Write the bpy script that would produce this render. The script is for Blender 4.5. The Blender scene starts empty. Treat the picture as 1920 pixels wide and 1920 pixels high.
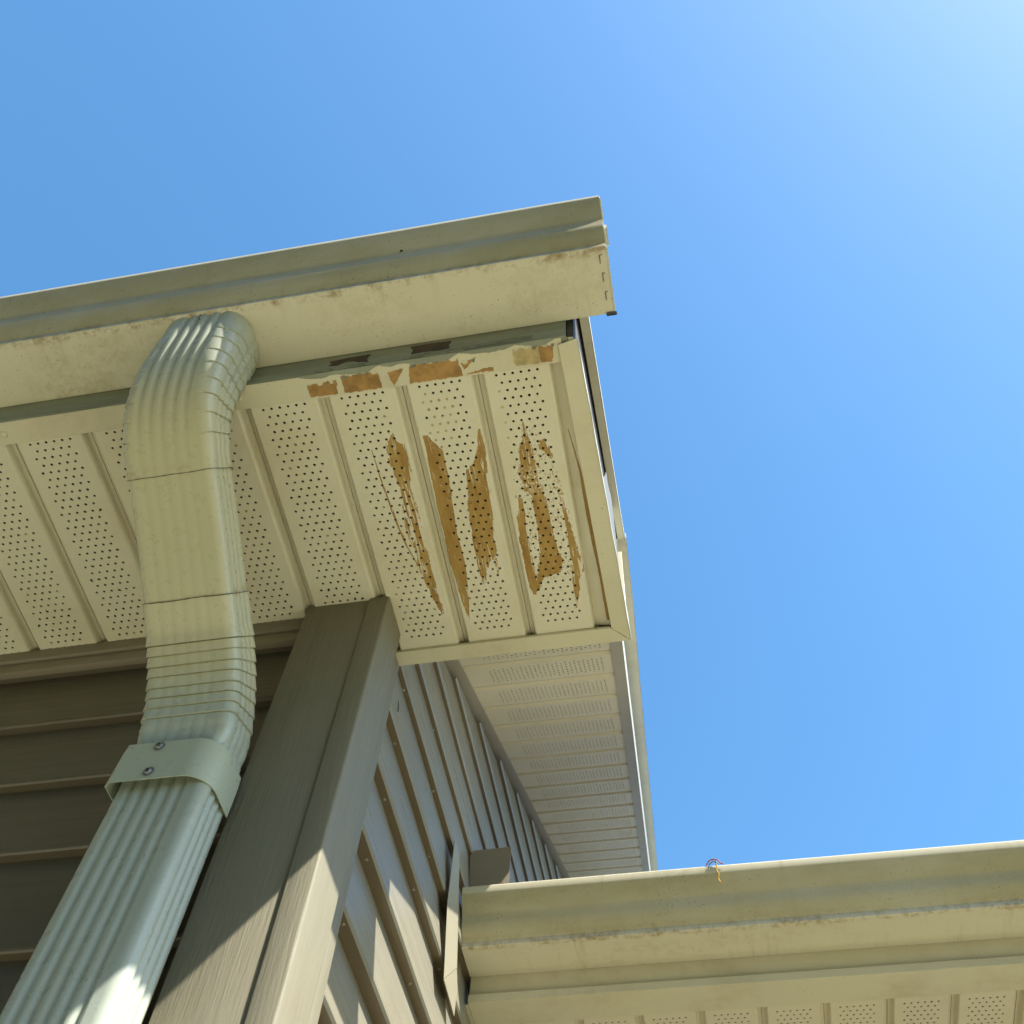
import bpy, bmesh, math, random
from mathutils import Vector, Matrix, noise as mnoise
random.seed(7)
SC = bpy.context.scene
COL = SC.collection
CZ = 1.55                      # height of the camera above the ground; all heights below are relative to the camera

# ------------------------------------------------------------------ camera
cam_d = bpy.data.cameras.new('camera')
cam = bpy.data.objects.new('camera', cam_d); COL.objects.link(cam)
RX = Vector((0.98359, 0.17434, 0.04638)); UP = Vector((0.12921, -0.86021, 0.49331)); FW = Vector((-0.12590, 0.47922, 0.86862))
cam.matrix_world = Matrix(((RX.x, UP.x, -FW.x, 0), (RX.y, UP.y, -FW.y, 0), (RX.z, UP.z, -FW.z, CZ), (0, 0, 0, 1)))
cam_d.sensor_width = 36; cam_d.lens = 36 * 1900 / 1920
cam_d.clip_start = 0.02; cam_d.clip_end = 1000
cam_d.dof.use_dof = True; cam_d.dof.focus_distance = 1.38; cam_d.dof.aperture_fstop = 11.0
SC.camera = cam

# ------------------------------------------------------------------ sky, sun, exposure
SUN = Vector((1.0, -0.45, 1.40)).normalized()      # direction towards the sun
elev = math.asin(SUN.z); azim = math.atan2(SUN.x, SUN.y)
world = bpy.data.worlds.new('World'); SC.world = world; world.use_nodes = True
wn = world.node_tree.nodes; wl = world.node_tree.links
sky = wn.new('ShaderNodeTexSky'); sky.sky_type = 'NISHITA'; sky.sun_disc = False
sky.sun_elevation = elev; sky.sun_rotation = azim
sky.altitude = 0; sky.air_density = 1.0; sky.dust_density = 0.6; sky.ozone_density = 2.0
bg = wn['Background']; bg.inputs['Strength'].default_value = 0.140
hs = wn.new('ShaderNodeHueSaturation'); hs.inputs['Hue'].default_value = 0.490; hs.inputs['Saturation'].default_value = 1.22
wl.new(sky.outputs[0], hs.inputs['Color']); wl.new(hs.outputs[0], bg.inputs['Color'])
sun_d = bpy.data.lights.new('sun', 'SUN'); sun_d.energy = 5.0; sun_d.angle = math.radians(0.5); sun_d.color = (1.0, 0.95, 0.86)
sun = bpy.data.objects.new('sun', sun_d); COL.objects.link(sun); sun.location = (3, -3, 8)
sun.rotation_euler = (-SUN).to_track_quat('-Z', 'Y').to_euler()
SC.view_settings.view_transform = 'Standard'; SC.view_settings.look = 'None'
SC.view_settings.exposure = 1.22; SC.view_settings.gamma = 1.0
SC.view_settings.use_curve_mapping = False

# ------------------------------------------------------------------ helpers
class MB:
    """collects faces for one mesh object (coordinates relative to the camera foot)"""
    def __init__(s): s.v = []; s.f = []
    def add(s, vs, fs):
        o = len(s.v); s.v += [tuple(p) for p in vs]; s.f += [tuple(o + i for i in f) for f in fs]
    def quad(s, a, b, c, d): s.add([a, b, c, d], [(0, 1, 2, 3)])
    def box(s, x0, x1, y0, y1, z0, z1):
        s.add([(x0,y0,z0),(x1,y0,z0),(x1,y1,z0),(x0,y1,z0),(x0,y0,z1),(x1,y0,z1),(x1,y1,z1),(x0,y1,z1)],
              [(3,2,1,0),(4,5,6,7),(0,1,5,4),(1,2,6,5),(2,3,7,6),(3,0,4,7)])
    def prism(s, poly, d):
        """closed polygon (list of 3-D points) pushed along vector d"""
        n = len(poly); p = [Vector(q) for q in poly]; d = Vector(d)
        s.add(p + [q + d for q in p], [tuple(range(n))[::-1], tuple(range(n, 2*n))] + [(i, (i+1) % n, (i+1) % n + n, i + n) for i in range(n)])
    def extrude_x(s, prof, x0, x1, cap=True):
        """closed (y,z) outline swept along X"""
        n = len(prof)
        s.add([(x0, y, z) for y, z in prof] + [(x1, y, z) for y, z in prof],
              [(i, (i+1) % n, (i+1) % n + n, i + n) for i in range(n)] + ([tuple(range(n))[::-1], tuple(range(n, 2*n))] if cap else []))
    def mesh(s, name, bevel=0, smooth=None, segs=2):
        me = bpy.data.meshes.new(name)
        me.from_pydata([(x, y, z + CZ) for x, y, z in s.v], [], s.f)
        bm = bmesh.new(); bm.from_mesh(me)
        bmesh.ops.recalc_face_normals(bm, faces=bm.faces)
        if bevel:
            ed = [e for e in bm.edges if len(e.link_faces) == 2 and e.calc_face_angle(0) > 0.5]
            bmesh.ops.bevel(bm, geom=ed, offset=bevel, segments=segs, profile=0.5, affect='EDGES', clamp_overlap=True)
        bm.to_mesh(me); bm.free()
        if bevel and smooth is None: smooth = 40
        if smooth:
            me.shade_smooth(); me.set_sharp_from_angle(angle=math.radians(smooth))
        return me
    def build(s, name, mat, parent=None, bevel=0, smooth=None, segs=2, origin=None):
        return link(name, s.mesh(name, bevel, smooth, segs), mat, parent, origin)

def link(name, me, mat, parent=None, loc=None):
    if mat is not None and not me.materials: me.materials.append(mat)
    o = bpy.data.objects.new(name, me); COL.objects.link(o)
    if parent is not None: o.parent = parent; o.matrix_parent_inverse = Matrix.Translation(parent.location).inverted()
    return o

def thing(name, label, cat, loc, group=None):
    o = bpy.data.objects.new(name, None); COL.objects.link(o)
    o.location = (loc[0], loc[1], loc[2] + CZ); o.empty_display_size = 0.05
    o['label'] = label; o['category'] = cat; o['kind'] = 'thing'
    if group: o['group'] = group
    return o
def tag(o, label, cat, group=None):
    o['label'] = label; o['category'] = cat; o['kind'] = 'thing'
    if group: o['group'] = group

# ------------------------------------------------------------------ materials
class NT:
    def __init__(s, name):
        s.m = bpy.data.materials.new(name); s.m.use_nodes = True
        s.n = s.m.node_tree.nodes; s.l = s.m.node_tree.links
        s.b = s.n['Principled BSDF']
        s.pos = s.n.new('ShaderNodeNewGeometry').outputs['Position']
    def put(s, sock, val):
        if hasattr(val, 'is_output') or isinstance(val, bpy.types.NodeSocket): s.l.new(val, sock)
        else: sock.default_value = val
    def math(s, op, a, b=0.0, c=0.0, clamp=False):
        n = s.n.new('ShaderNodeMath'); n.operation = op; n.use_clamp = clamp
        s.put(n.inputs[0], a); s.put(n.inputs[1], b)
        if op in ('MULTIPLY_ADD',): s.put(n.inputs[2], c)
        return n.outputs[0]
    def scaled(s, sx, sy, sz):
        n = s.n.new('ShaderNodeVectorMath'); n.operation = 'MULTIPLY'; s.l.new(s.pos, n.inputs[0]); n.inputs[1].default_value = (sx, sy, sz)
        return n.outputs[0]
    def noise(s, vec=None, scale=1.0, detail=4, rough=0.55):
        n = s.n.new('ShaderNodeTexNoise'); n.inputs['Scale'].default_value = scale; n.inputs['Detail'].default_value = detail
        n.inputs['Roughness'].default_value = rough; s.l.new(vec if vec is not None else s.pos, n.inputs['Vector'])
        return n.outputs['Fac']
    def ramp(s, fac, lo, hi, a=0.0, b=1.0):
        n = s.n.new('ShaderNodeMapRange'); n.interpolation_type = 'SMOOTHSTEP'
        s.put(n.inputs[0], fac); s.put(n.inputs[1], lo); s.put(n.inputs[2], hi); s.put(n.inputs[3], a); s.put(n.inputs[4], b)
        return n.outputs[0]
    def mix(s, fac, a, b):
        n = s.n.new('ShaderNodeMix'); n.data_type = 'RGBA'
        s.put(n.inputs[0], fac)
        for i, v in ((6, a), (7, b)):
            if isinstance(v, tuple): n.inputs[i].default_value = (*v, 1)
            else: s.l.new(v, n.inputs[i])
        return n.outputs[2]
    def xyz(s):
        n = s.n.new('ShaderNodeSeparateXYZ'); s.l.new(s.pos, n.inputs[0]); return n.outputs
    def bump(s, h, strength=0.3, dist=0.001):
        n = s.n.new('ShaderNodeBump'); n.inputs['Strength'].default_value = strength; n.inputs['Distance'].default_value = dist
        s.l.new(h, n.inputs['Height']); s.l.new(n.outputs[0], s.b.inputs['Normal'])
    def done(s, col, rough=0.5, spec=0.5, metal=0.0):
        s.put(s.b.inputs['Base Color'], col if not isinstance(col, tuple) else (*col, 1))
        s.put(s.b.inputs['Roughness'], rough); s.b.inputs['Specular IOR Level'].default_value = spec
        s.b.inputs['Metallic'].default_value = metal
        return s.m

def painted(name, base, dirt=(0.30, 0.21, 0.09), dirt_amt=0.35, speck=0.5, rough=0.38, streak=(3, 3, 3), spec=0.5, bump=0.12):
    """enamelled sheet metal: cloudy soiling, fine dark specks, faint dents"""
    t = NT(name)
    big = t.noise(t.scaled(*streak), 2.2, 6, 0.6)
    fine = t.noise(None, 60, 5, 0.65)
    f = t.math('MULTIPLY', t.ramp(big, 0.40, 0.75), t.ramp(fine, 0.3, 0.75, 0.35, 1.0))
    c = t.mix(t.math('MULTIPLY', f, dirt_amt), base, dirt)
    tone = t.noise(t.scaled(4, 4, 4), 1.3, 3)
    c = t.mix(t.ramp(tone, 0.3, 0.7, 0.0, 0.16), c, tuple(b * 1.12 if i < 2 else b * 0.86 for i, b in enumerate(base)))
    sp = t.noise(None, 330, 2, 0.5); where = t.noise(None, 14, 4, 0.6)
    spk = t.math('MULTIPLY', t.ramp(sp, 0.70, 0.74), t.ramp(where, 0.44, 0.62))
    c = t.mix(t.math('MULTIPLY', spk, speck), c, (0.07, 0.045, 0.02))
    t.bump(t.math('ADD', t.noise(None, 9, 2), t.math('MULTIPLY', fine, 0.05)), bump, 0.004)
    return t.done(c, t.ramp(fine, 0.2, 0.8, rough - 0.07, rough + 0.12), spec)

def plain(name, col, rough=0.6, metal=0.0, spec=0.5, var=0.25, scale=25, bump=0.0):
    t = NT(name)
    n = t.noise(None, scale, 5)
    c = t.mix(t.ramp(n, 0.3, 0.7), tuple(x * (1 - var) for x in col), tuple(min(1, x * (1 + var)) for x in col))
    if bump: t.bump(n, bump, 0.002)
    return t.done(c, rough, spec, metal)

CREAM = (0.66, 0.60, 0.41)
def mat_gutter(name, y_edge, z_edge, z_top):
    t = NT(name); X, Y, Z = t.xyz()
    base = (0.62, 0.575, 0.425)
    big = t.noise(t.scaled(2.5, 5, 5), 2.2, 6, 0.6); fine = t.noise(None, 65, 6, 0.7)
    c = t.mix(t.math('MULTIPLY', t.math('MULTIPLY', t.ramp(big, 0.42, 0.74), t.ramp(fine, 0.35, 0.7)), 0.55), base, (0.36, 0.30, 0.15))
    where0 = t.noise(None, 6, 3)
    ed = t.ramp(t.math('ABSOLUTE', t.math('SUBTRACT', Y, y_edge + 0.002)), 0.0, 0.010, 1.0, 0.0)
    edm = t.math('MULTIPLY', ed, t.ramp(t.math('ADD', fine, t.math('MULTIPLY', big, 0.4)), 0.62, 0.90))
    c = t.mix(t.math('MULTIPLY', edm, 0.85), c, (0.27, 0.18, 0.075))
    run = t.math('MULTIPLY', t.ramp(t.noise(t.scaled(70, 5, 5), 1.0, 4, 0.6), 0.52, 0.75), t.ramp(where0, 0.4, 0.65))
    c = t.mix(t.math('MULTIPLY', run, 0.6), c, (0.36, 0.31, 0.17))
    sp = t.noise(None, 260, 3, 0.6); where = t.noise(None, 9, 5, 0.65)
    grim = t.math('MULTIPLY', t.ramp(Z, z_edge, z_edge + 0.012), t.ramp(Z, z_top - 0.002, z_top, 1.0, 0.0))
    c = t.mix(t.math('MULTIPLY', grim, t.ramp(big, 0.25, 0.65, 0.35, 0.75)), c, (0.39, 0.335, 0.165))
    c = t.mix(t.math('MULTIPLY', t.math('MULTIPLY', t.ramp(sp, 0.62, 0.72), t.ramp(where, 0.42, 0.62)), t.math('MULTIPLY_ADD', grim, 0.35, 0.40)), c, (0.12, 0.085, 0.035))
    sp2 = t.noise(None, 420, 2, 0.5); w2 = t.noise(None, 22, 4, 0.6)
    c = t.mix(t.math('MULTIPLY', t.math('MULTIPLY', t.ramp(sp2, 0.68, 0.73), t.ramp(w2, 0.46, 0.58)), 0.85), c, (0.06, 0.04, 0.02))
    t.bump(t.math('ADD', t.noise(None, 9, 2), t.math('MULTIPLY', fine, 0.05)), 0.14, 0.004)
    return t.done(c, t.ramp(fine, 0.2, 0.8, 0.32, 0.52), 0.5)
M_gutter = mat_gutter('upper_gutter_enamel', 0.335, CZ + 1.246, CZ + 1.3510)
M_lowgutter = mat_gutter('lower_gutter_enamel', 1.432, CZ + 1.117, CZ + 1.1990)
M_trim = painted('trim_enamel', (0.64, 0.595, 0.44), dirt_amt=0.42, speck=0.7, rough=0.42)
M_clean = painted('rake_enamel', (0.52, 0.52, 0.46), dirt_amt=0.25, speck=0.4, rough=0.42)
M_rakesoffit = painted('vented_panel_enamel', (0.68, 0.62, 0.47), dirt_amt=0.18, speck=0.1, rough=0.5)
M_wallcap = painted('taupe_enamel', (0.24, 0.205, 0.15), dirt_amt=0.3, speck=0.2, rough=0.5)
M_rakecap = painted('greyed_enamel', (0.38, 0.345, 0.275), dirt_amt=0.3, speck=0.2, rough=0.5)
M_sealant = plain('black_sealant', (0.02, 0.018, 0.015), 0.35)
M_felt = plain('dark_felt', (0.022, 0.02, 0.02), 0.7, var=0.5, scale=40)
M_steel = plain('zinc_steel', (0.30, 0.30, 0.29), 0.42, metal=1.0, var=0.2, scale=300)
M_slot = plain('screw_recess', (0.02, 0.02, 0.02), 0.7)
M_shingle = plain('asphalt_shingle', (0.06, 0.055, 0.05), 0.9, var=0.5, scale=90)
M_attic = plain('roof_boards', (0.05, 0.04, 0.03), 0.9)

def mat_downspout():
    t = NT('downspout_enamel')
    base = (0.405, 0.445, 0.378)
    st = t.noise(t.scaled(55, 55, 2.0), 2.0, 4, 0.6)
    big = t.noise(t.scaled(3, 3, 3), 2.0, 4)
    z = t.xyz()[2]
    up = t.math('MULTIPLY', t.ramp(z, CZ + 0.86, CZ + 0.98), t.ramp(z, CZ + 1.07, CZ + 1.16, 1.0, 0.25))                        # the elbows are yellower and lighter than the straight pipe
    c = t.mix(t.math('MULTIPLY', t.ramp(st, 0.45, 0.72, 0, 0.45), t.ramp(big, 0.3, 0.7)), base, (0.36, 0.31, 0.16))
    c = t.mix(t.math('MULTIPLY', up, 0.72), c, (0.56, 0.50, 0.30))
    fine = t.noise(None, 70, 5, 0.6)
    Xp, Yp, Zp = t.xyz()
    for (py, pz, ty, tz) in ((0.462, 1.046, 0.865, -0.50), (0.5933, 0.972, 0.855, -0.52)):
        dd = t.math('ADD', t.math('MULTIPLY', t.math('SUBTRACT', Yp, py), ty), t.math('MULTIPLY', t.math('SUBTRACT', Zp, pz + CZ), tz))
        halo = t.math('MULTIPLY', t.ramp(t.math('ABSOLUTE', dd), 0.0005, 0.011, 1.0, 0.0), t.ramp(t.noise(t.scaled(45, 45, 45), 1.0, 5, 0.65), 0.48, 0.72))
        c = t.mix(t.math('MULTIPLY', halo, 0.6), c, (0.33, 0.20, 0.07))
    sp = t.noise(None, 300, 2); w = t.noise(None, 13, 3)
    c = t.mix(t.math('MULTIPLY', t.math('MULTIPLY', t.ramp(sp, 0.71, 0.75), t.ramp(w, 0.45, 0.6)), 0.7), c, (0.08, 0.06, 0.03))
    t.bump(t.math('ADD', t.noise(None, 12, 2), t.math('MULTIPLY', fine, 0.04)), 0.12, 0.004)
    return t.done(c, t.ramp(fine, 0.2, 0.8, 0.24, 0.36), 0.55)
M_down = mat_downspout()
M_collar = painted('collar_enamel', (0.44, 0.48, 0.385), dirt_amt=0.2, speck=0.2, rough=0.3)

def mat_siding(name, base, axis, grain=0.30, spec=0.5, rough=0.34, along=5):
    """embossed wood-grain lap siding; the grain runs along `axis`"""
    t = NT(name)
    sc = {'x': (along, 260, 260), 'y': (260, along, 260), 'z': (300, 300, along)}[axis]
    g = t.noise(t.scaled(*sc), 1.0, 4, 0.6)
    sc2 = {'x': (2, 40, 40), 'y': (40, 2, 40), 'z': (40, 40, 2)}[axis]
    g2 = t.noise(t.scaled(*sc2), 1.0, 5, 0.6)
    blot = t.noise(None, 7, 5, 0.6)
    c = t.mix(t.ramp(g2, 0.3, 0.7, 0.0, 0.3), base, tuple(b * 0.72 for b in base))
    c = t.mix(t.ramp(blot, 0.5, 0.8, 0.0, 0.25), c, (base[0] * 0.75, base[1] * 0.66, base[2] * 0.45))
    sp = t.noise(None, 190, 2); w = t.noise(None, 9, 3)
    c = t.mix(t.math('MULTIPLY', t.math('MULTIPLY', t.ramp(sp, 0.72, 0.75), t.ramp(w, 0.5, 0.62)), 0.7), c, (0.06, 0.04, 0.025))
    t.bump(t.math('ADD', g, t.math('MULTIPLY', g2, 0.6)), grain, 0.0012)
    return t.done(c, t.ramp(g, 0.3, 0.7, rough, rough + 0.16), spec)
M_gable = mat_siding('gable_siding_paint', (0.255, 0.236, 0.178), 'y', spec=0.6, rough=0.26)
M_front = mat_siding('shade_darkened_siding_paint', (0.125, 0.106, 0.072), 'x')  # siding paint darkened, with the front wall's shade put into its colour
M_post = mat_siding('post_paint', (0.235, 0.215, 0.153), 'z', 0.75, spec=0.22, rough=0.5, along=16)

STAINS = {"A": [[0.5194,-0.3093,-0.3054],[0.5263,-0.315,-0.303],[0.5377,-0.3183,-0.2911],[0.5503,-0.318,-0.2924],[0.5629,-0.3177,-0.2936],[0.5776,-0.3171,-0.2952],[0.5923,-0.3156,-0.2985],[0.6188,-0.3159,-0.2986],[0.6378,-0.3169,-0.2995],[0.657,-0.3196,-0.3004],[0.6767,-0.319,-0.3014],[0.6931,-0.3149,-0.2989],[0.7191,-0.319,-0.2994],[0.7378,-0.3162,-0.2999],[0.7589,-0.3121,-0.3],[0.7803,-0.3096,-0.2992],[0.7934,-0.3054,-0.2993],[0.8044,-0.3015,-0.2992]],
 "B": [[0.5361,-0.3391,-0.3375],[0.5766,-0.3382,-0.3358],[0.6147,-0.3356,-0.3323],[0.6539,-0.3321,-0.3287],[0.6842,-0.3279,-0.325],[0.7178,-0.319,-0.3169]],
 "C": [[0.5279,-0.2681,-0.2599],[0.5363,-0.2679,-0.2553],[0.5504,-0.2676,-0.2461],[0.5612,-0.2687,-0.2463],[0.5886,-0.2702,-0.246],[0.6166,-0.2704,-0.2476],[0.645,-0.2707,-0.2501],[0.6741,-0.2709,-0.2518],[0.7038,-0.272,-0.2518],[0.7241,-0.2719,-0.2507],[0.7446,-0.2709,-0.2522],[0.7652,-0.2699,-0.2553],[0.7862,-0.2689,-0.2577],[0.8075,-0.2662,-0.2615],[0.8215,-0.2649,-0.2635]],
 "D": [[0.5301,-0.1936,-0.1913],[0.537,-0.1973,-0.1902],[0.5527,-0.2003,-0.1909],[0.5632,-0.204,-0.1905],[0.5754,-0.2096,-0.1912],[0.5836,-0.2209,-0.1921],[0.5961,-0.2234,-0.1953],[0.6144,-0.2254,-0.1971],[0.633,-0.2283,-0.1973],[0.6613,-0.2314,-0.2001],[0.6903,-0.2337,-0.2029],[0.7101,-0.2342,-0.204],[0.7201,-0.2336,-0.2058],[0.7294,-0.2347,-0.2161],[0.7412,-0.2344,-0.2226],[0.7553,-0.2338,-0.2278],[0.7656,-0.2331,-0.2297]],
 "K": [[0.7118,-0.2116,-0.204],[0.7218,-0.2117,-0.205],[0.736,-0.2109,-0.205],[0.7503,-0.2098,-0.2071]],
 "E": [[0.5249,-0.1366,-0.1353],[0.5354,-0.1399,-0.1313],[0.5442,-0.139,-0.132],[0.5528,-0.1429,-0.1311],[0.5669,-0.1468,-0.1303],[0.583,-0.1496,-0.129],[0.5974,-0.1513,-0.1289],[0.6102,-0.1526,-0.1294],[0.6234,-0.1516,-0.1275],[0.6356,-0.1406,-0.126],[0.6546,-0.142,-0.1233],[0.6739,-0.1419,-0.1214],[0.6933,-0.1417,-0.1228],[0.7129,-0.144,-0.1216],[0.7329,-0.1475,-0.1170],[0.7528,-0.1520,-0.1170],[0.7610,-0.1560,-0.1215],[0.7667,-0.1573,-0.1472],[0.7766,-0.1581,-0.153]],
 "F": [[0.6377,-0.1593,-0.1544],[0.6525,-0.1635,-0.1554],[0.6694,-0.1677,-0.1566],[0.6887,-0.1689,-0.1574],[0.7084,-0.1698,-0.1573],[0.7284,-0.1698,-0.1572],[0.7487,-0.1698,-0.1563],[0.7693,-0.169,-0.1563],[0.7801,-0.1682,-0.152],[0.7911,-0.1658,-0.1615]],
 "G": [[0.6268,-0.1063,-0.1031],[0.6401,-0.1051,-0.1011],[0.6592,-0.1047,-0.0998],[0.6785,-0.1043,-0.0986],[0.6981,-0.1047,-0.0956],[0.7179,-0.1051,-0.0927],[0.738,-0.1047,-0.0913],[0.7483,-0.1045,-0.0894],[0.7625,-0.1057,-0.088],[0.7721,-0.1063,-0.097],[0.7883,-0.1078,-0.0994],[0.8027,-0.1082,-0.1023],[0.8214,-0.1092,-0.1067]],
 "H": [[0.5569,-0.1195,-0.1132],[0.5669,-0.1211,-0.1093],[0.5749,-0.1143,-0.1049],[0.58,-0.1079,-0.1032]],
 "L": [[0.5300,-0.1420,-0.1270],[0.5700,-0.1540,-0.1060],[0.6200,-0.1640,-0.0985],[0.6800,-0.1690,-0.0950],[0.7400,-0.1700,-0.0900],[0.7700,-0.1690,-0.0950]],
 "I": [[0.5505,-0.0804,-0.0791],[0.6089,-0.0747,-0.0713],[0.6916,-0.0744,-0.0649],[0.7793,-0.0704,-0.0626],[0.8529,-0.0695,-0.0635]]}
RAG = {'A': 0.006, 'B': 0.001, 'C': 0.0016, 'D': 0.0035, 'K': 0.004, 'E': 0.006, 'F': 0.003, 'G': 0.0035, 'H': 0.006, 'L': 0.004, 'I': 0.0006}

def mat_soffit():
    """cream vented panels with brown scraped bare patches"""
    t = NT('scraped_soffit_enamel')
    X, Y, Z = t.xyz()
    big = t.noise(t.scaled(3, 3, 3), 2.2, 5, 0.6)
    fine = t.noise(None, 60, 5, 0.65)
    c = t.mix(t.math('MULTIPLY', t.ramp(big, 0.4, 0.75), t.ramp(fine, 0.3, 0.75, 0.3, 0.5)), (0.70, 0.655, 0.50), (0.56, 0.46, 0.26))
    gro = t.ramp(Z, CZ + 1.191, CZ + 1.198)                       # darker, browner tone up inside the grooves
    c = t.mix(t.math('MULTIPLY', gro, 0.35), c, (0.42, 0.37, 0.24))
    lo_x, hi_x = -0.36, -0.06
    wob = t.math('MULTIPLY', t.math('SUBTRACT', t.noise(t.scaled(420, 26, 1), 1.0, 4, 0.6), 0.5), 1.0)
    wob2 = t.math('SUBTRACT', t.noise(t.scaled(130, 90, 1), 1.0, 5, 0.7), 0.5)
    wob3 = t.math('SUBTRACT', t.noise(t.scaled(900, 120, 1), 1.0, 3, 0.7), 0.5)
    w = t.math('ADD', t.math('ADD', wob, t.math('MULTIPLY', wob2, 0.8)), t.math('MULTIPLY', wob3, 0.55))
    xn = X
    total = None; dmax = None
    streak = t.noise(t.scaled(330, 22, 1), 1.0, 4, 0.6); crumb = t.noise(t.scaled(420, 200, 1), 1.0, 4, 0.7)
    BREAK = {'A': [(0.585, 0.735, 's', 0.53), (0.52, 0.545, 's', 0.6)], 'D': [(0.53, 0.60, 's', 0.58), (0.70, 0.77, 's', 0.56)], 'E': [(0.55, 0.60, 's', 0.56), (0.595, 0.63, 'c', 0.53), (0.52, 0.55, 'c', 0.57)],
             'F': [(0.63, 0.66, 's', 0.52), (0.70, 0.75, 's', 0.62)], 'G': [(0.62, 0.66, 'c', 0.5), (0.72, 0.82, 's', 0.55)], 'H': [(0.54, 0.59, 's', 0.53)], 'K': [(0.70, 0.76, 'c', 0.5)], 'C': [(0.52, 0.60, 's', 0.63), (0.76, 0.83, 's', 0.56)], 'B': [(0.60, 0.75, 's', 0.55)], 'L': [(0.50, 0.80, 'c', 0.385)]}
    for k, pts in STAINS.items():
        y0, y1 = pts[0][0], pts[-1][0]
        tt = t.ramp.__self__ and t.math('DIVIDE', t.math('SUBTRACT', Y, y0), y1 - y0, clamp=True)
        edge = []
        for col in (1, 2):
            fc = t.n.new('ShaderNodeFloatCurve'); cu = fc.mapping.curves[0]
            vals = [((p[0] - y0) / (y1 - y0), (p[col] - lo_x) / (hi_x - lo_x)) for p in pts]
            cu.points[0].location = vals[0]; cu.points[1].location = vals[-1]
            for v in vals[1:-1]: cu.points.new(*v)
            for p in cu.points: p.handle_type = 'VECTOR'
            fc.mapping.update(); t.l.new(tt, fc.inputs['Value'])
            edge.append(t.math('MULTIPLY_ADD', fc.outputs[0], hi_x - lo_x, lo_x))
        d = t.math('MINIMUM', t.math('SUBTRACT', xn, edge[0]), t.math('SUBTRACT', edge[1], xn))
        gate = t.math('MINIMUM', t.math('SUBTRACT', Y, y0 - 0.002), t.math('SUBTRACT', y1 + 0.002, Y))
        d = t.math('MINIMUM', d, gate)
        d = t.math('ADD', d, t.math('MULTIPLY', w, RAG[k] * 2.2))
        m = t.ramp(d, 0.0, 0.0006)
        if k != 'L': dmax = d if dmax is None else t.math('MAXIMUM', dmax, d)
        if k in BREAK:
            for ya, yb, kind, thr in BREAK[k]:
                zone = t.math('MULTIPLY', t.ramp(Y, ya - 0.012, ya + 0.012), t.ramp(Y, yb - 0.012, yb + 0.012, 1.0, 0.0))
                nz = streak if kind == 's' else crumb
                m = t.math('MULTIPLY', m, t.math('SUBTRACT', 1.0, t.math('MULTIPLY', t.ramp(nz, thr, thr + 0.03), zone)))
        total = m if total is None else t.math('MAXIMUM', total, m)
    # hair-fine flakes of paint left inside the bare patches
    fl = t.ramp(t.noise(t.scaled(600, 45, 1), 1.0, 3, 0.6), 0.66, 0.69)
    total = t.math('MULTIPLY', total, t.math('SUBTRACT', 1.0, t.math('MULTIPLY', fl, 0.75)))
    # pale tape lines across the patches by the house end
    brn = t.mix(t.ramp(t.noise(t.scaled(60, 12, 1), 1.0, 4), 0.3, 0.7), (0.43, 0.275, 0.075), (0.33, 0.185, 0.04))
    brn = t.mix(t.ramp(t.noise(t.scaled(240, 30, 1), 1.0, 5, 0.7), 0.52, 0.72, 0.0, 0.65), brn, (0.24, 0.115, 0.022))
    brn = t.mix(t.ramp(t.noise(t.scaled(30, 30, 1), 1.0, 4, 0.6), 0.55, 0.75, 0.0, 0.5), brn, (0.50, 0.35, 0.12))
    brn = t.mix(t.ramp(dmax, 0.0004, 0.0022, 0.55, 0.0), brn, (0.22, 0.11, 0.025))
    scrub = t.math('MULTIPLY', t.ramp(dmax, -0.012, 0.0), t.ramp(t.noise(t.scaled(90, 20, 1), 1.0, 4, 0.6), 0.35, 0.65))
    c = t.mix(t.math('MULTIPLY', scrub, 0.6), c, (0.75, 0.71, 0.585))
    c = t.mix(total, c, brn)
    sp = t.noise(None, 260, 2); wh = t.noise(None, 12, 3)
    c = t.mix(t.math('MULTIPLY', t.math('MULTIPLY', t.ramp(sp, 0.73, 0.76), t.ramp(wh, 0.5, 0.62)), 0.5), c, (0.1, 0.07, 0.03))
    t.bump(t.math('ADD', t.noise(None, 9, 2), t.math('MULTIPLY', total, -0.16)), 0.16, 0.005)
    return t.done(c, t.ramp(total, 0, 1, 0.42, 0.6), 0.45)
M_soffit = mat_soffit()

def mat_fascia():
    t = NT('weathered_fascia_paint')
    n = t.noise(t.scaled(4, 4, 20), 2.0, 6, 0.65)
    c = t.mix(t.ramp(n, 0.3, 0.7), (0.30, 0.32, 0.24), (0.22, 0.23, 0.17))
    return t.done(c, 0.5, 0.4)
M_fascia = mat_fascia()
M_bare = plain('bare_adhesive', (0.36, 0.205, 0.065), 0.75, var=0.25, scale=70, bump=0.3)
M_darkbare = plain('dark_bare_wood', (0.075, 0.05, 0.035), 0.8, var=0.3, scale=60)
M_flake = plain('lifted_paint', (0.20, 0.21, 0.15), 0.6, var=0.3, scale=60)
M_plug = plain('clogged_paint', (0.50, 0.40, 0.19), 0.6)

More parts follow.
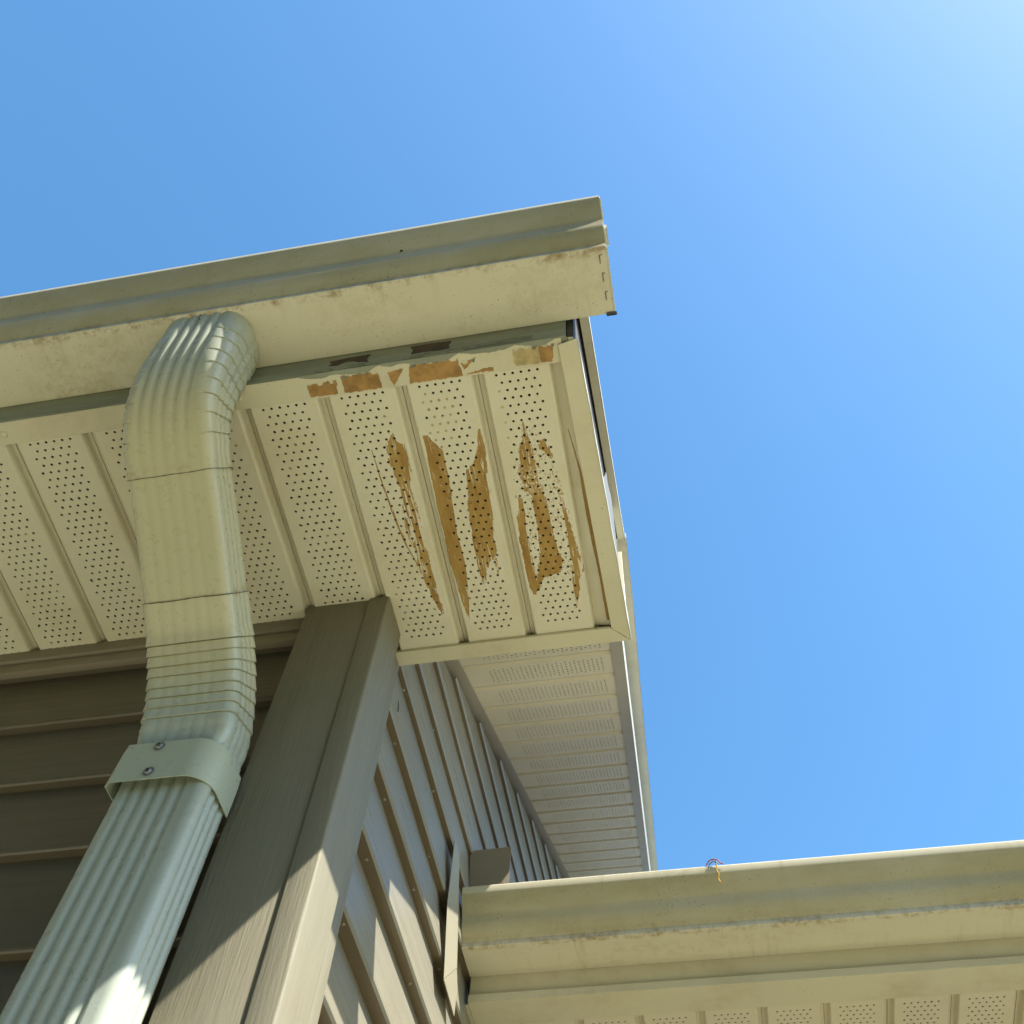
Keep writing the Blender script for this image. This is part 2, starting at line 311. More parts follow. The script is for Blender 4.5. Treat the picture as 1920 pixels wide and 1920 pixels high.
# ------------------------------------------------------------------ ground
gb = MB(); N = 24
def gcoord(i): a = (i / N) * 2 - 1; return 150 * abs(a) ** 2.2 * (1 if a > 0 else -1)
for i in range(N):
    for j in range(N):
        gb.quad((gcoord(i), gcoord(j), -CZ), (gcoord(i+1), gcoord(j), -CZ), (gcoord(i+1), gcoord(j+1), -CZ), (gcoord(i), gcoord(j+1), -CZ))
tg = NT('dry_lawn')
g1 = tg.noise(None, 0.7, 6); g2 = tg.noise(None, 40, 4, 0.7)
tg.bump(g2, 0.6, 0.02)
M_ground = tg.done(tg.mix(tg.ramp(g2, 0.3, 0.7), tg.mix(tg.ramp(g1, 0.35, 0.65), (0.085, 0.092, 0.040), (0.115, 0.115, 0.055)), (0.07, 0.078, 0.032)), 0.9, 0.2)
ground = gb.build('ground', M_ground); ground['kind'] = 'structure'; ground['label'] = 'dark lawn round the house'

pv = MB(); random.seed(11)  # unseen slabs, added and laid out to bounce light up under the eaves
for ix in range(-5, 6):
    for iy in range(0, 3):
        x0, y0 = ix * 1.2, -0.5 + iy * 1.2
        if (x0 < -0.6 and y0 > 0.6) or (ix == 0 and iy == 1): continue
        slab = MB(); slab.box(x0 + 0.004, x0 + 1.196, y0 + 0.004, y0 + 1.196, -CZ - 0.05, -CZ + 0.045 + random.uniform(-0.002, 0.002))
        if ix == -5 and iy == 0:
            bounce_patio = slab.build('bounce_patio', None); bounce_patio['kind'] = 'structure'; bounce_patio['label'] = 'unseen pale slabs added at the house foot to bounce light up'
            tp = NT('pale_concrete'); n1 = tp.noise(None, 3, 6); n2 = tp.noise(None, 50, 4)
            tp.bump(n2, 0.3, 0.004)
            M_patio = tp.done(tp.mix(tp.ramp(n2, 0.3, 0.7), tp.mix(tp.ramp(n1, 0.3, 0.7), (0.55, 0.525, 0.385), (0.61, 0.58, 0.44)), (0.50, 0.47, 0.34)), 0.9, 0.2)
            bounce_patio.data.materials.append(M_patio)
        else: slab.build('slab', M_patio, bounce_patio)
random.seed(7)

# unseen leafy belt added behind the viewer to keep low sky off the shaded front
def added_treeline():
    b = MB(); rnd = random.Random(3)
    for k in range(3200):
        x = rnd.uniform(-22, 7); y = -5.5 - rnd.random() ** 2 * 3.5
        top = 12.5 + 2.2 * mnoise.noise(Vector((x * 0.3, 1, 0))) + 1.0 * mnoise.noise(Vector((x * 1.1, 4, 0))) - max(0, x - 2) * 0.9
        z = -CZ + rnd.random() ** 0.8 * (top + CZ)
        r = rnd.uniform(0.25, 0.6); u = Vector((rnd.gauss(0, 1), rnd.gauss(0, 1), rnd.gauss(0, 1))).normalized(); w = u.orthogonal().normalized(); v = u.cross(w); c = Vector((x, y, z))
        m = 6; ring = [c + (w * math.cos(a * 2 * math.pi / m) + v * math.sin(a * 2 * math.pi / m)) * r * rnd.uniform(0.5, 1.2) + u * rnd.uniform(-0.15, 0.15) for a in range(m)]
        b.add(ring, [(0, 1, 2, 3), (0, 3, 4, 5)])
    return b
tl = added_treeline().build('added_trees', plain('tree_leaves', (0.040, 0.055, 0.020), 0.7, var=0.4, scale=3)); tl['kind'] = 'stuff'; tl['label'] = 'unseen dark leafy belt added behind the viewer to block sky light'

# ------------------------------------------------------------------ vented panels
S = 1.188                                    # underside of the eave soffit
MOD = 0.1016
def vent_panel(L, v0, rows, holes=True, hr=0.00188, flat=0.0412, depth=0.011):
    """one pressed panel: a flat perforated strip with a groove either side. x across, y along, z up (0 = underside)"""
    b = MB()
    PX, PR = 0.01068, 0.0109
    h = MOD / 2
    rim = [(-flat, 0), (-flat - 0.0012, 0.0006), (-flat - 0.0026, 0.0030), (-flat - 0.0040, depth - 0.002), (-flat - 0.0052, depth - 0.0004), (-flat - 0.0064, depth), (-h + 0.0008, depth)]
    for sgn in (-1, 1):
        for (a, za), (c, zc) in zip(rim, rim[1:]):
            b.quad((-sgn * a, 0, za), (-sgn * c, 0, zc), (-sgn * c, L, zc), (-sgn * a, L, za))
    b.quad((h - 0.0008, 0, depth), (h - 0.0008, 0, depth + 0.005), (h - 0.0008, L, depth + 0.005), (h - 0.0008, L, depth))   # open lock seam at one side
    b.quad((h, 0, depth + 0.005), (h - 0.0008, 0, depth + 0.005), (h - 0.0008, L, depth + 0.005), (h, L, depth + 0.005))
    b.quad((-h, 0, depth), (-h + 0.0008, 0, depth), (-h + 0.0008, L, depth), (-h, L, depth))
    if not holes:
        b.quad((-flat, 0, 0), (flat, 0, 0), (flat, L, 0), (-flat, L, 0)); return b
    b.quad((-flat, 0, 0), (flat, 0, 0), (flat, v0, 0), (-flat, v0, 0))
    vend = v0 + rows * PR
    b.quad((-flat, vend, 0), (flat, vend, 0), (flat, L, 0), (-flat, L, 0))
    ang = [math.radians(22.5 + 45 * k) for k in range(8)]
    for r in range(rows):
        n = 6 if r % 2 == 0 else 5
        ya, yb = v0 + r * PR, v0 + (r + 1) * PR; yc = (ya + yb) / 2
        x0 = -(n - 1) / 2 * PX
        xa = x0 - PX / 2; xe = -xa
        b.quad((-flat, ya, 0), (xa, ya, 0), (xa, yb, 0), (-flat, yb, 0)); b.quad((xe, ya, 0), (flat, ya, 0), (flat, yb, 0), (xe, yb, 0))
        for i in range(n):
            cx = x0 + i * PX; l, rr = cx - PX / 2, cx + PX / 2
            jr = hr * random.uniform(0.93, 1.07)
            vs = [(rr, yb, 0), (l, yb, 0), (l, ya, 0), (rr, ya, 0)] + [(cx + jr * math.cos(a), yc + jr * math.sin(a), 0) for a in ang] + [(cx + jr * math.cos(a), yc + jr * math.sin(a), 0.0008) for a in ang]
            fs = []
            for q in range(4):                       # corner q sits between octagon vertices 2q and 2q+1
                fs.append((q, 4 + (2*q + 1) % 8, 4 + 2*q))
                fs.append((q, (q + 1) % 4, 4 + (2*q + 2) % 8, 4 + (2*q + 1) % 8))
            fs += [(4 + k, 4 + (k + 1) % 8, 12 + (k + 1) % 8, 12 + k) for k in range(8)]
            b.add(vs, fs)
    return b
def panel_mesh(name, *a, **k):
    b = vent_panel(*a, **k)
    me = bpy.data.meshes.new(name); me.from_pydata(b.v, [], b.f)
    bm = bmesh.new(); bm.from_mesh(me); bmesh.ops.remove_doubles(bm, verts=bm.verts, dist=1e-6)
    bmesh.ops.recalc_face_normals(bm, faces=bm.faces)
    if sum(f.normal.z * f.calc_area() for f in bm.faces) > 0: bmesh.ops.reverse_faces(bm, faces=bm.faces)
    bm.to_mesh(me); bm.free()
    return me

eave = thing('eave_soffit', 'cream vented soffit with brown scraped patches under the upper gutter', 'soffit', (-0.5, 0.65, S))
PY0 = 0.4225; PL = 0.448
me_eave = panel_mesh('soffit_panel', PL, 0.0305, 36)
me_far = panel_mesh('soffit_panel_plain', PL, 0, 0, holes=False)
centres = [-0.1325, -0.2295, -0.331, -0.4355, -0.5435, -0.6525, -0.762, -0.871] + [-0.871 - 0.1085 * k for k in range(1, 16)]
edges = [-0.0815] + [(a + b) / 2 for a, b in zip(centres, centres[1:])] + [centres[-1] - 0.054]
for i, cx in enumerate(centres):
    hi, lo = edges[i], edges[i + 1]
    wd = (hi - lo); o = link('soffit_panel', me_eave if i < 14 else me_far, M_soffit, eave)
    o.matrix_parent_inverse = Matrix.Identity(4)
    mid = (hi + lo) / 2
    o.location = (mid + 0.5, PY0 - 0.65, random.uniform(-0.0003, 0.0003)); o.scale = (wd / MOD, 1, 1)
# clogged holes in the third strip
pl = MB()
def plug(cx, cy, r=0.0016, z=S + 0.0004):
    ring = [(cx + r * math.cos(a * math.pi / 4), cy + r * math.sin(a * math.pi / 4), z) for a in range(8)]
    pl.add(ring, [tuple(range(8))])
for rr in range(1, 12):
    n = 6 if rr % 2 == 0 else 5
    for i in range(n):
        if rr in (1, 2, 3, 4, 5, 6, 7, 8) and i < 4 - (rr > 5) and not (rr < 2 and i > 1) and random.random() < 0.9:
            plug((edges[1] + edges[2]) / 2 + (-(n - 1) / 2 + i) * 0.01068 * (edges[1] - edges[2]) / MOD, PY0 + 0.0305 + (rr + 0.5) * 0.0109)
for rr in (2, 4, 6, 8):
    plug((edges[0] + edges[1]) / 2 - 2.5 * 0.01068 * (edges[0] - edges[1]) / MOD, PY0 + 0.0305 + (rr + 0.5) * 0.0109)
for k in range(46):
    ci = random.choice([0, 1, 2, 3, 4, 5, 6, 7]); rr = random.randint(1, 33); n = 6 if rr % 2 == 0 else 5; i = random.randint(0, n - 1)
    plug((edges[ci] + edges[ci + 1]) / 2 + (-(n - 1) / 2 + i) * 0.01068 * (edges[ci] - edges[ci + 1]) / MOD, PY0 + 0.0305 + (rr + 0.5) * 0.0109, 0.0012)
o = pl.build('paint_plugs', M_plug, eave); o['kind'] = 'stuff'
# dirt caught round some of the holes
ds = MB()
for k in range(48):
    ci = random.choice([3, 3, 4, 5, 6, 7, 7, 6, 2, 1]); cx = (edges[ci] + edges[ci + 1]) / 2; n = 6
    rr = 2 * random.randint(4, 16); i = random.randint(0, 5)
    x = cx + (-(n - 1) / 2 + i) * 0.01068 * (edges[ci] - edges[ci + 1]) / MOD; y = PY0 + 0.0305 + (rr + 0.5) * 0.0109
    a0 = random.uniform(0, 6.28); L = random.uniform(0.002, 0.0045)
    ux, uy = math.cos(a0), math.sin(a0)
    ds.add([(x + uy * 0.0012, y - ux * 0.0012, S - 0.0005), (x - uy * 0.0012, y + ux * 0.0012, S - 0.0005), (x + ux * L * 0.7 - uy * 0.0009, y + uy * L * 0.7 + ux * 0.0009, S - 0.0005), (x + ux * L, y + uy * L, S - 0.0004), (x + ux * L * 0.6 + uy * 0.001, y + uy * L * 0.6 - ux * 0.001, S - 0.0005)], [(0, 1, 2, 3, 4)])
o = ds.build('cobweb_dirt', M_felt, eave); o['kind'] = 'stuff'

# front trim strip behind the gutter, with its peeled patches
b = MB(); b.extrude_x([(0.4215, S - 0.0012), (0.4530, S - 0.0022), (0.4530, S - 0.0010), (0.4220, S + 0.0002)], -2.6, -0.0700)
ft = b.build('fascia_trim', M_trim, eave, bevel=0.0003, segs=1)
def ragged(poly, amp=0.0017, step=0.0022):
    out = []
    for (x0, y0), (x1, y1) in zip(poly, poly[1:] + poly[:1]):
        n = max(2, int(math.hypot(x1 - x0, y1 - y0) / step))
        for k in range(n):
            f = k / n; x = x0 + (x1 - x0) * f; y = y0 + (y1 - y0) * f
            q = mnoise.noise_vector(Vector((x * 300, y * 300, 0.3)))
            out.append((x + q.x * amp, y + q.y * amp))
    return out
def zt(y): return S - 0.0012 - (y - 0.4215) / 0.0315 * 0.001
for k, poly in enumerate([
    [(-0.3983,0.4335),(-0.3588,0.4319),(-0.3611,0.4507),(-0.3969,0.4499)], [(-0.3523,0.4281),(-0.3045,0.4291),(-0.3026,0.4512),(-0.352,0.4512)],
    [(-0.2919,0.433),(-0.2704,0.4298),(-0.2875,0.4522)], [(-0.2639,0.4289),(-0.235,0.4262),(-0.2013,0.4277),(-0.1982,0.4516),(-0.2664,0.4512)],
    [(-0.1983,0.4347),(-0.1781,0.4305),(-0.1948,0.4436)], [(-0.1954,0.4505),(-0.1720,0.4462),(-0.1589,0.4456),(-0.1599,0.4505)],
    [(-0.1315,0.4274),(-0.1001,0.4285),(-0.1,0.4503),(-0.1313,0.449)], [(-0.0995,0.4282),(-0.081,0.4294),(-0.0844,0.4509),(-0.099,0.4495)]]):
    b = MB(); pts = ragged(poly)
    b.prism([(x, y, zt(y) - 0.0001) for x, y in pts], (0, 0, -0.0003))
    b.build('bare_patch', plain('bare_adhesive_pale', (0.46, 0.36, 0.17), 0.75, var=0.2, scale=70) if k == 6 else M_bare, ft)
rc = random.Random(5)
def lobe(x):
    v = 0.0022 + 0.0016 * mnoise.noise(Vector((x * 60, 3.1, 0))) + 0.0008 * mnoise.noise(Vector((x * 240, 7.1, 0)))
    for cx, w, h in ((-0.330, 0.024, 0.0042), (-0.232, 0.030, 0.0048), (-0.290, 0.010, 0.002), (-0.150, 0.040, 0.0022), (-0.092, 0.016, 0.0036), (-0.385, 0.020, 0.0030)):
        v += h * math.exp(-((x - cx) / w) ** 4)
    return max(0.0006, v)
for xa, xb in ((-0.405, -0.302), (-0.300, -0.199), (-0.197, -0.128), (-0.126, -0.078)):
    b = MB(); n = 60; xs = [xa + (xb - xa) * i / n for i in range(n + 1)]
    edge_ = [(x, 0.4213 + lobe(x) * min(1, 0.2 + 60 * min(x - xa, xb - x))) for x in xs]
    for (x0, y0), (x1, y1) in zip(edge_, edge_[1:]):
        b.prism([(x0, 0.4200, S - 0.0014), (x1, 0.4200, S - 0.0014), (x1, y1, zt(y1) - 0.0009), (x0, y0, zt(y0) - 0.0009)], (0, 0, -0.0003))
    bm_me = b.build('paint_flake', M_fascia, ft)
for (xa, xb, yy) in ((-0.262, -0.204, 0.4272), (-0.350, -0.306, 0.4286), (-0.396, -0.360, 0.4325), (-0.130, -0.083, 0.4280), (-0.197, -0.180, 0.4325)):
    x = xa
    while x < xb:
        w = rc.uniform(0.004, 0.010); d = rc.uniform(0.0012, 0.0040); h = rc.uniform(0.0006, 0.0022); b = MB(); sk = rc.uniform(-0.002, 0.002)
        b.prism([(x, yy - 0.0008, zt(yy) - 0.0002), (x + w, yy - 0.0008 + sk * 0.3, zt(yy) - 0.0002), (x + w * 0.8 + sk, yy + d * 0.8, zt(yy) - h), (x + w * 0.35, yy + d, zt(yy) - h * 1.2), (x + w * 0.1, yy + d * 0.5, zt(yy) - h * 0.5)], (0, 0, -0.0003))
        b.build('paint_curl', M_trim if rc.random() < 0.6 else M_flake, ft); x += w + rc.uniform(0.001, 0.009)
def dome(b, cx, cy, cz, r, h, nx=(1, 0, 0), ny=(0, 1, 0), nz=(0, 0, -1), seg=20):
    nx, ny, nz = Vector(nx), Vector(ny), Vector(nz); c = Vector((cx, cy, cz)); vs = []; fs = []
    prof = [(1.0, -0.3), (1.0, 0.12), (0.93, 0.35), (0.72, 0.75), (0.38, 0.97)]
    for (rr, hh) in prof:
        for k in range(seg):
            a = 2 * math.pi * k / seg; vs.append(c + nx * (r * rr * math.cos(a)) + ny * (r * rr * math.sin(a)) + nz * (h * hh))
    vs.append(c + nz * h)
    for i in range(len(prof) - 1):
        for k in range(seg): fs.append((i*seg + k, i*seg + (k+1) % seg, (i+1)*seg + (k+1) % seg, (i+1)*seg + k))
    top = (len(prof) - 1) * seg
    for k in range(seg): fs.append((top + k, top + (k+1) % seg, len(vs) - 1))
    b.add(vs, fs)
for x, y in ((-0.8178, 0.4381), (-0.4905, 0.4360), (-1.13, 0.438), (-1.45, 0.438)):
    b = MB(); dome(b, x, y, zt(y), 0.0052, 0.0032); o = b.build('rivet', M_trim, ft, smooth=50)

# end trim (right) and back trim, mitred
b = MB()
EI0, EI1, EO0, EO1 = (-0.0745, 0.4285), (-0.0640, 0.8610), (-0.0500, 0.4280), (-0.0384, 0.8862)
zt2 = S - 0.0060
b.prism([(EI0[0], EI0[1], zt2), (EO0[0], EO0[1] - 0.004, zt2), (EO1[0], EO1[1], zt2), (EI1[0], EI1[1], zt2)], (0, 0, 0.0012))
b.prism([(EI0[0], EI0[1], zt2 + 0.0012), (EI0[0] + 0.0012, EI0[1], zt2 + 0.0012), (EI1[0] + 0.0012, EI1[1], zt2 + 0.0012), (EI1[0], EI1[1], zt2 + 0.0012)], (0, 0, 0.004))
b.build('gable_trim', M_trim, eave, bevel=0.0004, segs=1)
b = MB()
b.prism([(-0.3860, 0.8607, zt2 + 0.0007), (EI1[0] - 0.001, 0.8612, zt2 + 0.0007), (EO1[0] - 0.0014, 0.8868, zt2 + 0.0007), (-0.3860, 0.8862, zt2 + 0.0007)], (0, 0, 0.0012))
b.box(-0.3860, EI1[0] - 0.001, 0.8607, 0.8619, zt2 + 0.0019, zt2 + 0.0055)
b.box(-0.3860, EO1[0] - 0.003, 0.8850, 0.8862, zt2 + 0.0019, S + 0.235)              # back wall of the boxed eave
b.build('return_trim', M_trim, eave, bevel=0.0004, segs=1)
# filler strip between the last panel and the end trim (carries the brown line)
b = MB(); b.prism([(-0.0870, 0.4240, S + 0.0112), (-0.055, 0.4240, S + 0.0008), (-0.050, 0.8640, S + 0.0008), (-0.0870, 0.8640, S + 0.0112)], (0, 0, 0.001))
b.build('filler_strip', M_soffit, eave)
# brown wall trim on the house side, left of the post
b = MB(); b.extrude_x([(0.7845, S + 0.004), (0.7845, S - 0.021), (0.7965, S - 0.021), (0.7965, S + 0.004)], -2.6, -0.4925)
b.build('wall_trim', M_wallcap, eave, bevel=0.0006)
b = MB(); b.extrude_x([(0.7895, S - 0.0225), (0.7895, S - 0.0435), (0.8010, S - 0.0435), (0.8010, S - 0.0225)], -2.6, -0.4925)
b.build('wall_trim', M_wallcap, eave, bevel=0.0006)

# ------------------------------------------------------------------ fascia behind the upper gutter
fas = MB(); fas.extrude_x([(0.4205, S + 0.0015), (0.4205, 1.352), (0.4385, 1.352), (0.4385, S + 0.0015)], -2.6, -0.0640)
fascia = fas.build('fascia_board', M_fascia)
tag(fascia, 'grey green fascia board with peeled dark patches behind upper gutter', 'fascia')
for poly in ([(-0.3725,1.2240),(-0.352,1.2275),(-0.318,1.2300),(-0.3205,1.215),(-0.3169,1.203),(-0.331,1.207),(-0.339,1.214),(-0.350,1.2135),(-0.358,1.206),(-0.3697,1.2088),(-0.367,1.216)], [(-0.2658,1.2330),(-0.240,1.2345),(-0.2114,1.2330),(-0.2135,1.217),(-0.2113,1.2063),(-0.224,1.2035),(-0.238,1.2068),(-0.2622,1.2063),(-0.2605,1.219)]):
    b = MB(); b.prism([(x, 0.4203, z) for x, z in ragged(poly)], (0, -0.0003, 0)); b.build('bare_patch', M_darkbare, fascia)
for poly in ([(-0.27,1.1905),(-0.235,1.1985),(-0.205,1.1965),(-0.19,1.1900),(-0.23,1.1885)], [(-0.352,1.1895),(-0.325,1.196),(-0.305,1.1965),(-0.308,1.190)],
             [(-0.195,1.196),(-0.150,1.203),(-0.105,1.2035),(-0.106,1.199),(-0.145,1.197)], [(-0.385,1.191),(-0.362,1.194),(-0.364,1.190)]):
    b = MB(); b.prism([(x, 0.4203, z) for x, z in ragged(poly, 0.0015)], (0, -0.0016, 0)); b.build('paint_flake', M_flake, fascia)

# ------------------------------------------------------------------ upper gutter
def offset_profile(pr, t):
    out = []
    for i, (y, z) in enumerate(pr):
        a = pr[max(0, i - 1)]; c = pr[min(len(pr) - 1, i + 1)]
        ty, tz = c[0] - a[0], c[1] - a[1]; L = math.hypot(ty, tz) or 1
        out.append((y + tz / L * t, z - ty / L * t))
    return out
def smooth_poly(pts, n=6):
    out = []
    P = [pts[0]] + list(pts) + [pts[-1]]
    for i in range(1, len(P) - 2):
        p0, p1, p2, p3 = P[i-1], P[i], P[i+1], P[i+2]
        for k in range(n):
            t = k / n
            out.append(tuple(0.5 * (2*p1[j] + (p2[j]-p0[j])*t + (2*p0[j]-5*p1[j]+4*p2[j]-p3[j])*t*t + (-p0[j]+3*p1[j]-3*p2[j]+p3[j])*t**3) for j in range(2)))
    out.append(tuple(pts[-1])); return out
OGEE = [(0.3350, 1.2560), (0.3305, 1.2640), (0.3245, 1.2755), (0.3205, 1.2870), (0.3195, 1.2990), (0.3178, 1.3100), (0.3125, 1.3210), (0.3060, 1.3350), (0.3010, 1.3480)]
FRONT = [(0.3350, 1.2440), (0.3350, 1.2552)] + smooth_poly(OGEE, 5) + [(0.2998, 1.3505), (0.2998, 1.3600)]
BOTTOM = [(0.4190, 1.2440), (0.3378, 1.2440), (0.3358, 1.2446)]
def gutter_trough(b, prof, x0, x1, sag=0.0, nx=14):
    out = prof; inn = offset_profile(prof, -0.0012)
    loop = out + inn[::-1]; n = len(loop)
    vs = []; fs = []
    for k in range(nx + 1):
        x = x0 + (x1 - x0) * k / nx
        wob = sag * (mnoise.noise(Vector((x * 3.1, 0.7, 0)))); wz = sag * 0.6 * mnoise.noise(Vector((x * 2.3, 5.7, 0)))
        for (y, z) in loop:
            f = max(0, (0.40 - y) / 0.1); vs.append((x, y + wob * f, z + wz))
    for k in range(nx):
        for i in range(n): fs.append((k*n + i, k*n + (i+1) % n, (k+1)*n + (i+1) % n, (k+1)*n + i))
    fs += [tuple(range(n))[::-1], tuple(range(nx*n, nx*n + n))]
    b.add(vs, fs)
ug = thing('gutter', 'long cream upper gutter with open capped end against the sky', 'gutter', (-1.0, 0.38, 1.30))
HEM = [(0.3000, 1.3612), (0.3010, 1.3620), (0.3085, 1.3622), (0.3095, 1.3600), (0.3085, 1.3560)]
back = [(0.4190, 1.3600)]
b = MB(); gutter_trough(b, back + BOTTOM + FRONT + HEM, -2.6, -0.0020, 0.0012, 40)
b.build('trough', M_gutter, ug, smooth=32)
# end cap: plate and crimped flange in three lengths
b = MB(); b.prism([(-0.0018, y, z) for y, z in back + BOTTOM + FRONT], (0.0012, 0, 0)); b.build('end_cap', M_clean, ug)
def flange(pr, off, x0, x1, xw=0.0, name='cap_flange'):
    o1 = offset_profile(pr, off); o2 = offset_profile(pr, off + 0.0010); b = MB(); n = len(pr)
    vs = [(x0 + xw * (i % 2) , y, z) for i, (y, z) in enumerate(o1)] + [(x1, y, z) for y, z in o1] + [(x0 + xw * (i % 2), y, z) for i, (y, z) in enumerate(o2)] + [(x1, y, z) for y, z in o2]
    fs = []
    for i in range(n - 1):
        fs += [(i, i+1, n+i+1, n+i), (2*n+i, 3*n+i, 3*n+i+1, 2*n+i+1), (i, 2*n+i, 2*n+i+1, i+1), (n+i, n+i+1, 3*n+i+1, 3*n+i)]
    fs += [(0, n, 3*n, 2*n), (n-1, 3*n-1, 4*n-1, 2*n-1)]
    b.add(vs, fs); return b.build(name, M_trim, ug, smooth=30)
bl = [(0.4170 - 0.0805 * k / 12, 1.2440) for k in range(13)]
flange(bl, 0.0012, -0.0165, 0.0005, 0.0003)
allf = FRONT
lo = [p for p in allf if 1.2560 <= p[1] <= 1.3000]; hi = [p for p in allf if 1.3060 <= p[1] <= 1.3550]
flange(lo, 0.0030, -0.0185, 0.0030, 0.0004); flange(hi, 0.0016, -0.0155, 0.0005, 0.0004)
mid = [p for p in allf if 1.2985 <= p[1] <= 1.3075]
flange(mid, 0.0005, -0.0155, -0.0010)
for xx, yy in ((-0.0105, 0.3490), (-0.0095, 0.3720), (-0.0090, 0.3960)):
    b = MB(); b.box(xx - 0.0004, xx + 0.0004, yy - 0.0055, yy + 0.0055, 1.2418, 1.2424); b.box(xx, xx + 0.003, yy - 0.0055, yy - 0.0048, 1.2418, 1.2424); b.build('crimp_mark', M_darkbare, ug)
b = MB(); b.box(-0.0115, 0.0020, 0.4175, 0.4225, 1.2405, 1.2436); b.build('sealant_blob', M_sealant, ug, bevel=0.0013)
def edge_shade(pts3, wid, nrm):  # dark strip painted in as the shade along the flange edge
    b = MB(); L = []; R = []
    for i, p in enumerate(pts3):
        w = wid * (0.35 + 1.1 * abs(mnoise.noise(Vector((p[1] * 160, p[2] * 160, 1)))))
        L.append((p[0] - w, p[1] + nrm[i][0], p[2] + nrm[i][1])); R.append((p[0] + 0.0003, p[1] + nrm[i][0], p[2] + nrm[i][1]))
    for i in range(len(L) - 1): b.quad(L[i], R[i], R[i+1], L[i+1])
    return b.build('edge_shade_line', M_darkbare, ug)
gy = [(-0.0168, 0.4150 - 0.0770 * i / 40, 1.2440) for i in range(41)]; edge_shade(gy, 0.0026, [(0, -0.0004)] * 41)
gf = [p for p in FRONT if p[1] > 1.2500]; gn = [(q[0] - p[0], q[1] - p[1]) for p, q in zip(gf, offset_profile(gf, 0.0004))]
edge_shade([(-0.0188 if z < 1.303 else -0.0155, y, z) for y, z in gf], 0.0018, gn)
def clump(name, x, y, z, r, mat, parent, sx=1.0):
    b = MB()
    for k in range(7):
        q = Vector((random.uniform(-1, 1) * sx, random.uniform(-0.5, 0.5), random.uniform(-1, 1))) * r * 0.6
        s = r * random.uniform(0.35, 0.7); c = Vector((x, y, z)) + q; vs = []; 
        for d in ((1,0,0),(-1,0,0),(0,1,0),(0,-1,0),(0,0,1),(0,0,-1)): vs.append(c + Vector(d) * s * random.uniform(0.7, 1.2))
        b.add(vs, [(0,2,4),(2,1,4),(1,3,4),(3,0,4),(2,0,5),(1,2,5),(3,1,5),(0,3,5)])
    return b.build(name, mat, parent)
clump('dirt_clump', -0.2655, 0.3165, 1.311, 0.0036, M_felt, ug, 0.6)
clump('dirt_clump', -0.0225, 0.3125, 1.3235, 0.0034, M_felt, ug, 1.2)
for x in (-0.31, -0.098, -0.62):
    b = MB(); dome(b, x, 0.404, 1.2440, 0.0050, 0.0006); b.build('fastener_dimple', M_gutter, ug, smooth=60)

# ------------------------------------------------------------------ roof over the eave and the rake
PITCH = 0.5
XS = 0.395                                     # lip of the gable siding (negative X)
def zr(y): return 1.5314 + PITCH * (y - 1.1476)  # underside of the rake soffit
def lerp_x(y, a, b, y0=1.146, y1=2.600): return a + (b - a) * (y - y0) / (y1 - y0)
def x_pf(y): return lerp_x(y, -0.0896, -0.1440)
def x_fas(y): return lerp_x(y, -0.0673, -0.1232)
YF = 3.6                                        # far end of what is built
roof = thing('roof', 'shingled roof above the upper gutter and gable wall', 'roof', (-1.2, 1.5, 1.7))
TOP = 0.170                                     # roof deck above the rake soffit
def zroof(y): return zr(y) + TOP
b = MB()
b.prism([(-2.6, 0.395, zroof(0.395)), (-0.052, 0.395, zroof(0.395)), (x_fas(YF) + 0.006, YF, zroof(YF)), (-2.6, YF, zroof(YF))], (0, 0, 0.014)); b.build('roof_deck', M_attic, roof)
k = 0; yy = 0.36
while yy < YF:
    b = MB(); y2 = min(yy + 0.16, YF)
    b.prism([(-2.6, yy, zroof(yy) + 0.0225), (min(x_fas(yy) + 0.012, -0.0400), yy, zroof(yy) + 0.0225), (min(x_fas(y2) + 0.012, -0.0400), y2, zroof(y2) + 0.0165), (-2.6, y2, zroof(y2) + 0.0165)], (0, 0, 0.005))
    b.build('shingle_course', M_shingle, roof); yy += 0.14

# ------------------------------------------------------------------ rake overhang
rake = thing('rake_overhang', 'sloping gable overhang with small vents beside the blue sky', 'overhang', (-0.2, 1.5, 1.6))
slope = math.atan(PITCH); ca, sa = math.cos(slope), math.sin(slope)
me_rake = panel_mesh('rake_panel', 0.40, 0.028, 26, hr=0.0023, depth=0.0036)
YA = 0.91
nmod = int((YF - YA) / (MOD * ca))
for i in range(nmod):
    y = YA + MOD * ca * (i + 0.5)
    xo = x_pf(y) + 0.006                       # outer end of the panel
    o = bpy.data.objects.new('soffit_panel', me_rake); COL.objects.link(o)
    if not me_rake.materials: me_rake.materials.append(M_rakesoffit)
    o.parent = rake
    # panel x -> up the slope, panel y -> towards the wall (-X), panel z -> up
    L = (xo + XS + 0.012) / 0.40
    M = Matrix(((0, -L, 0, xo), (ca, 0, -sa, y), (sa, 0, ca, zr(y) + CZ), (0, 0, 0, 1)))
    o.matrix_parent_inverse = Matrix.Translation(rake.location).inverted()
    o.matrix_basis = M
def strip(name, xa, xb, dz, th, mat, y0=YA - 0.02, y1=YF, parent=rake, n=10):
    b = MB(); ys = [y0 + (y1 - y0) * i / n for i in range(n + 1)]
    for ya, yb in zip(ys, ys[1:]):
        b.prism([(xa(ya), ya, zr(ya) + dz), (xb(ya), ya, zr(ya) + dz), (xb(yb), yb, zr(yb) + dz), (xa(yb), yb, zr(yb) + dz)], (0, 0, th))
    bm_o = b.build(name, mat, parent); return bm_o
strip('wall_trim', lambda y: -0.4095, lambda y: -0.3785, -0.0030, 0.003, M_rakecap)
strip('edge_trim', lambda y: x_pf(y), lambda y: x_fas(y), -0.0030, 0.003, M_rakecap)
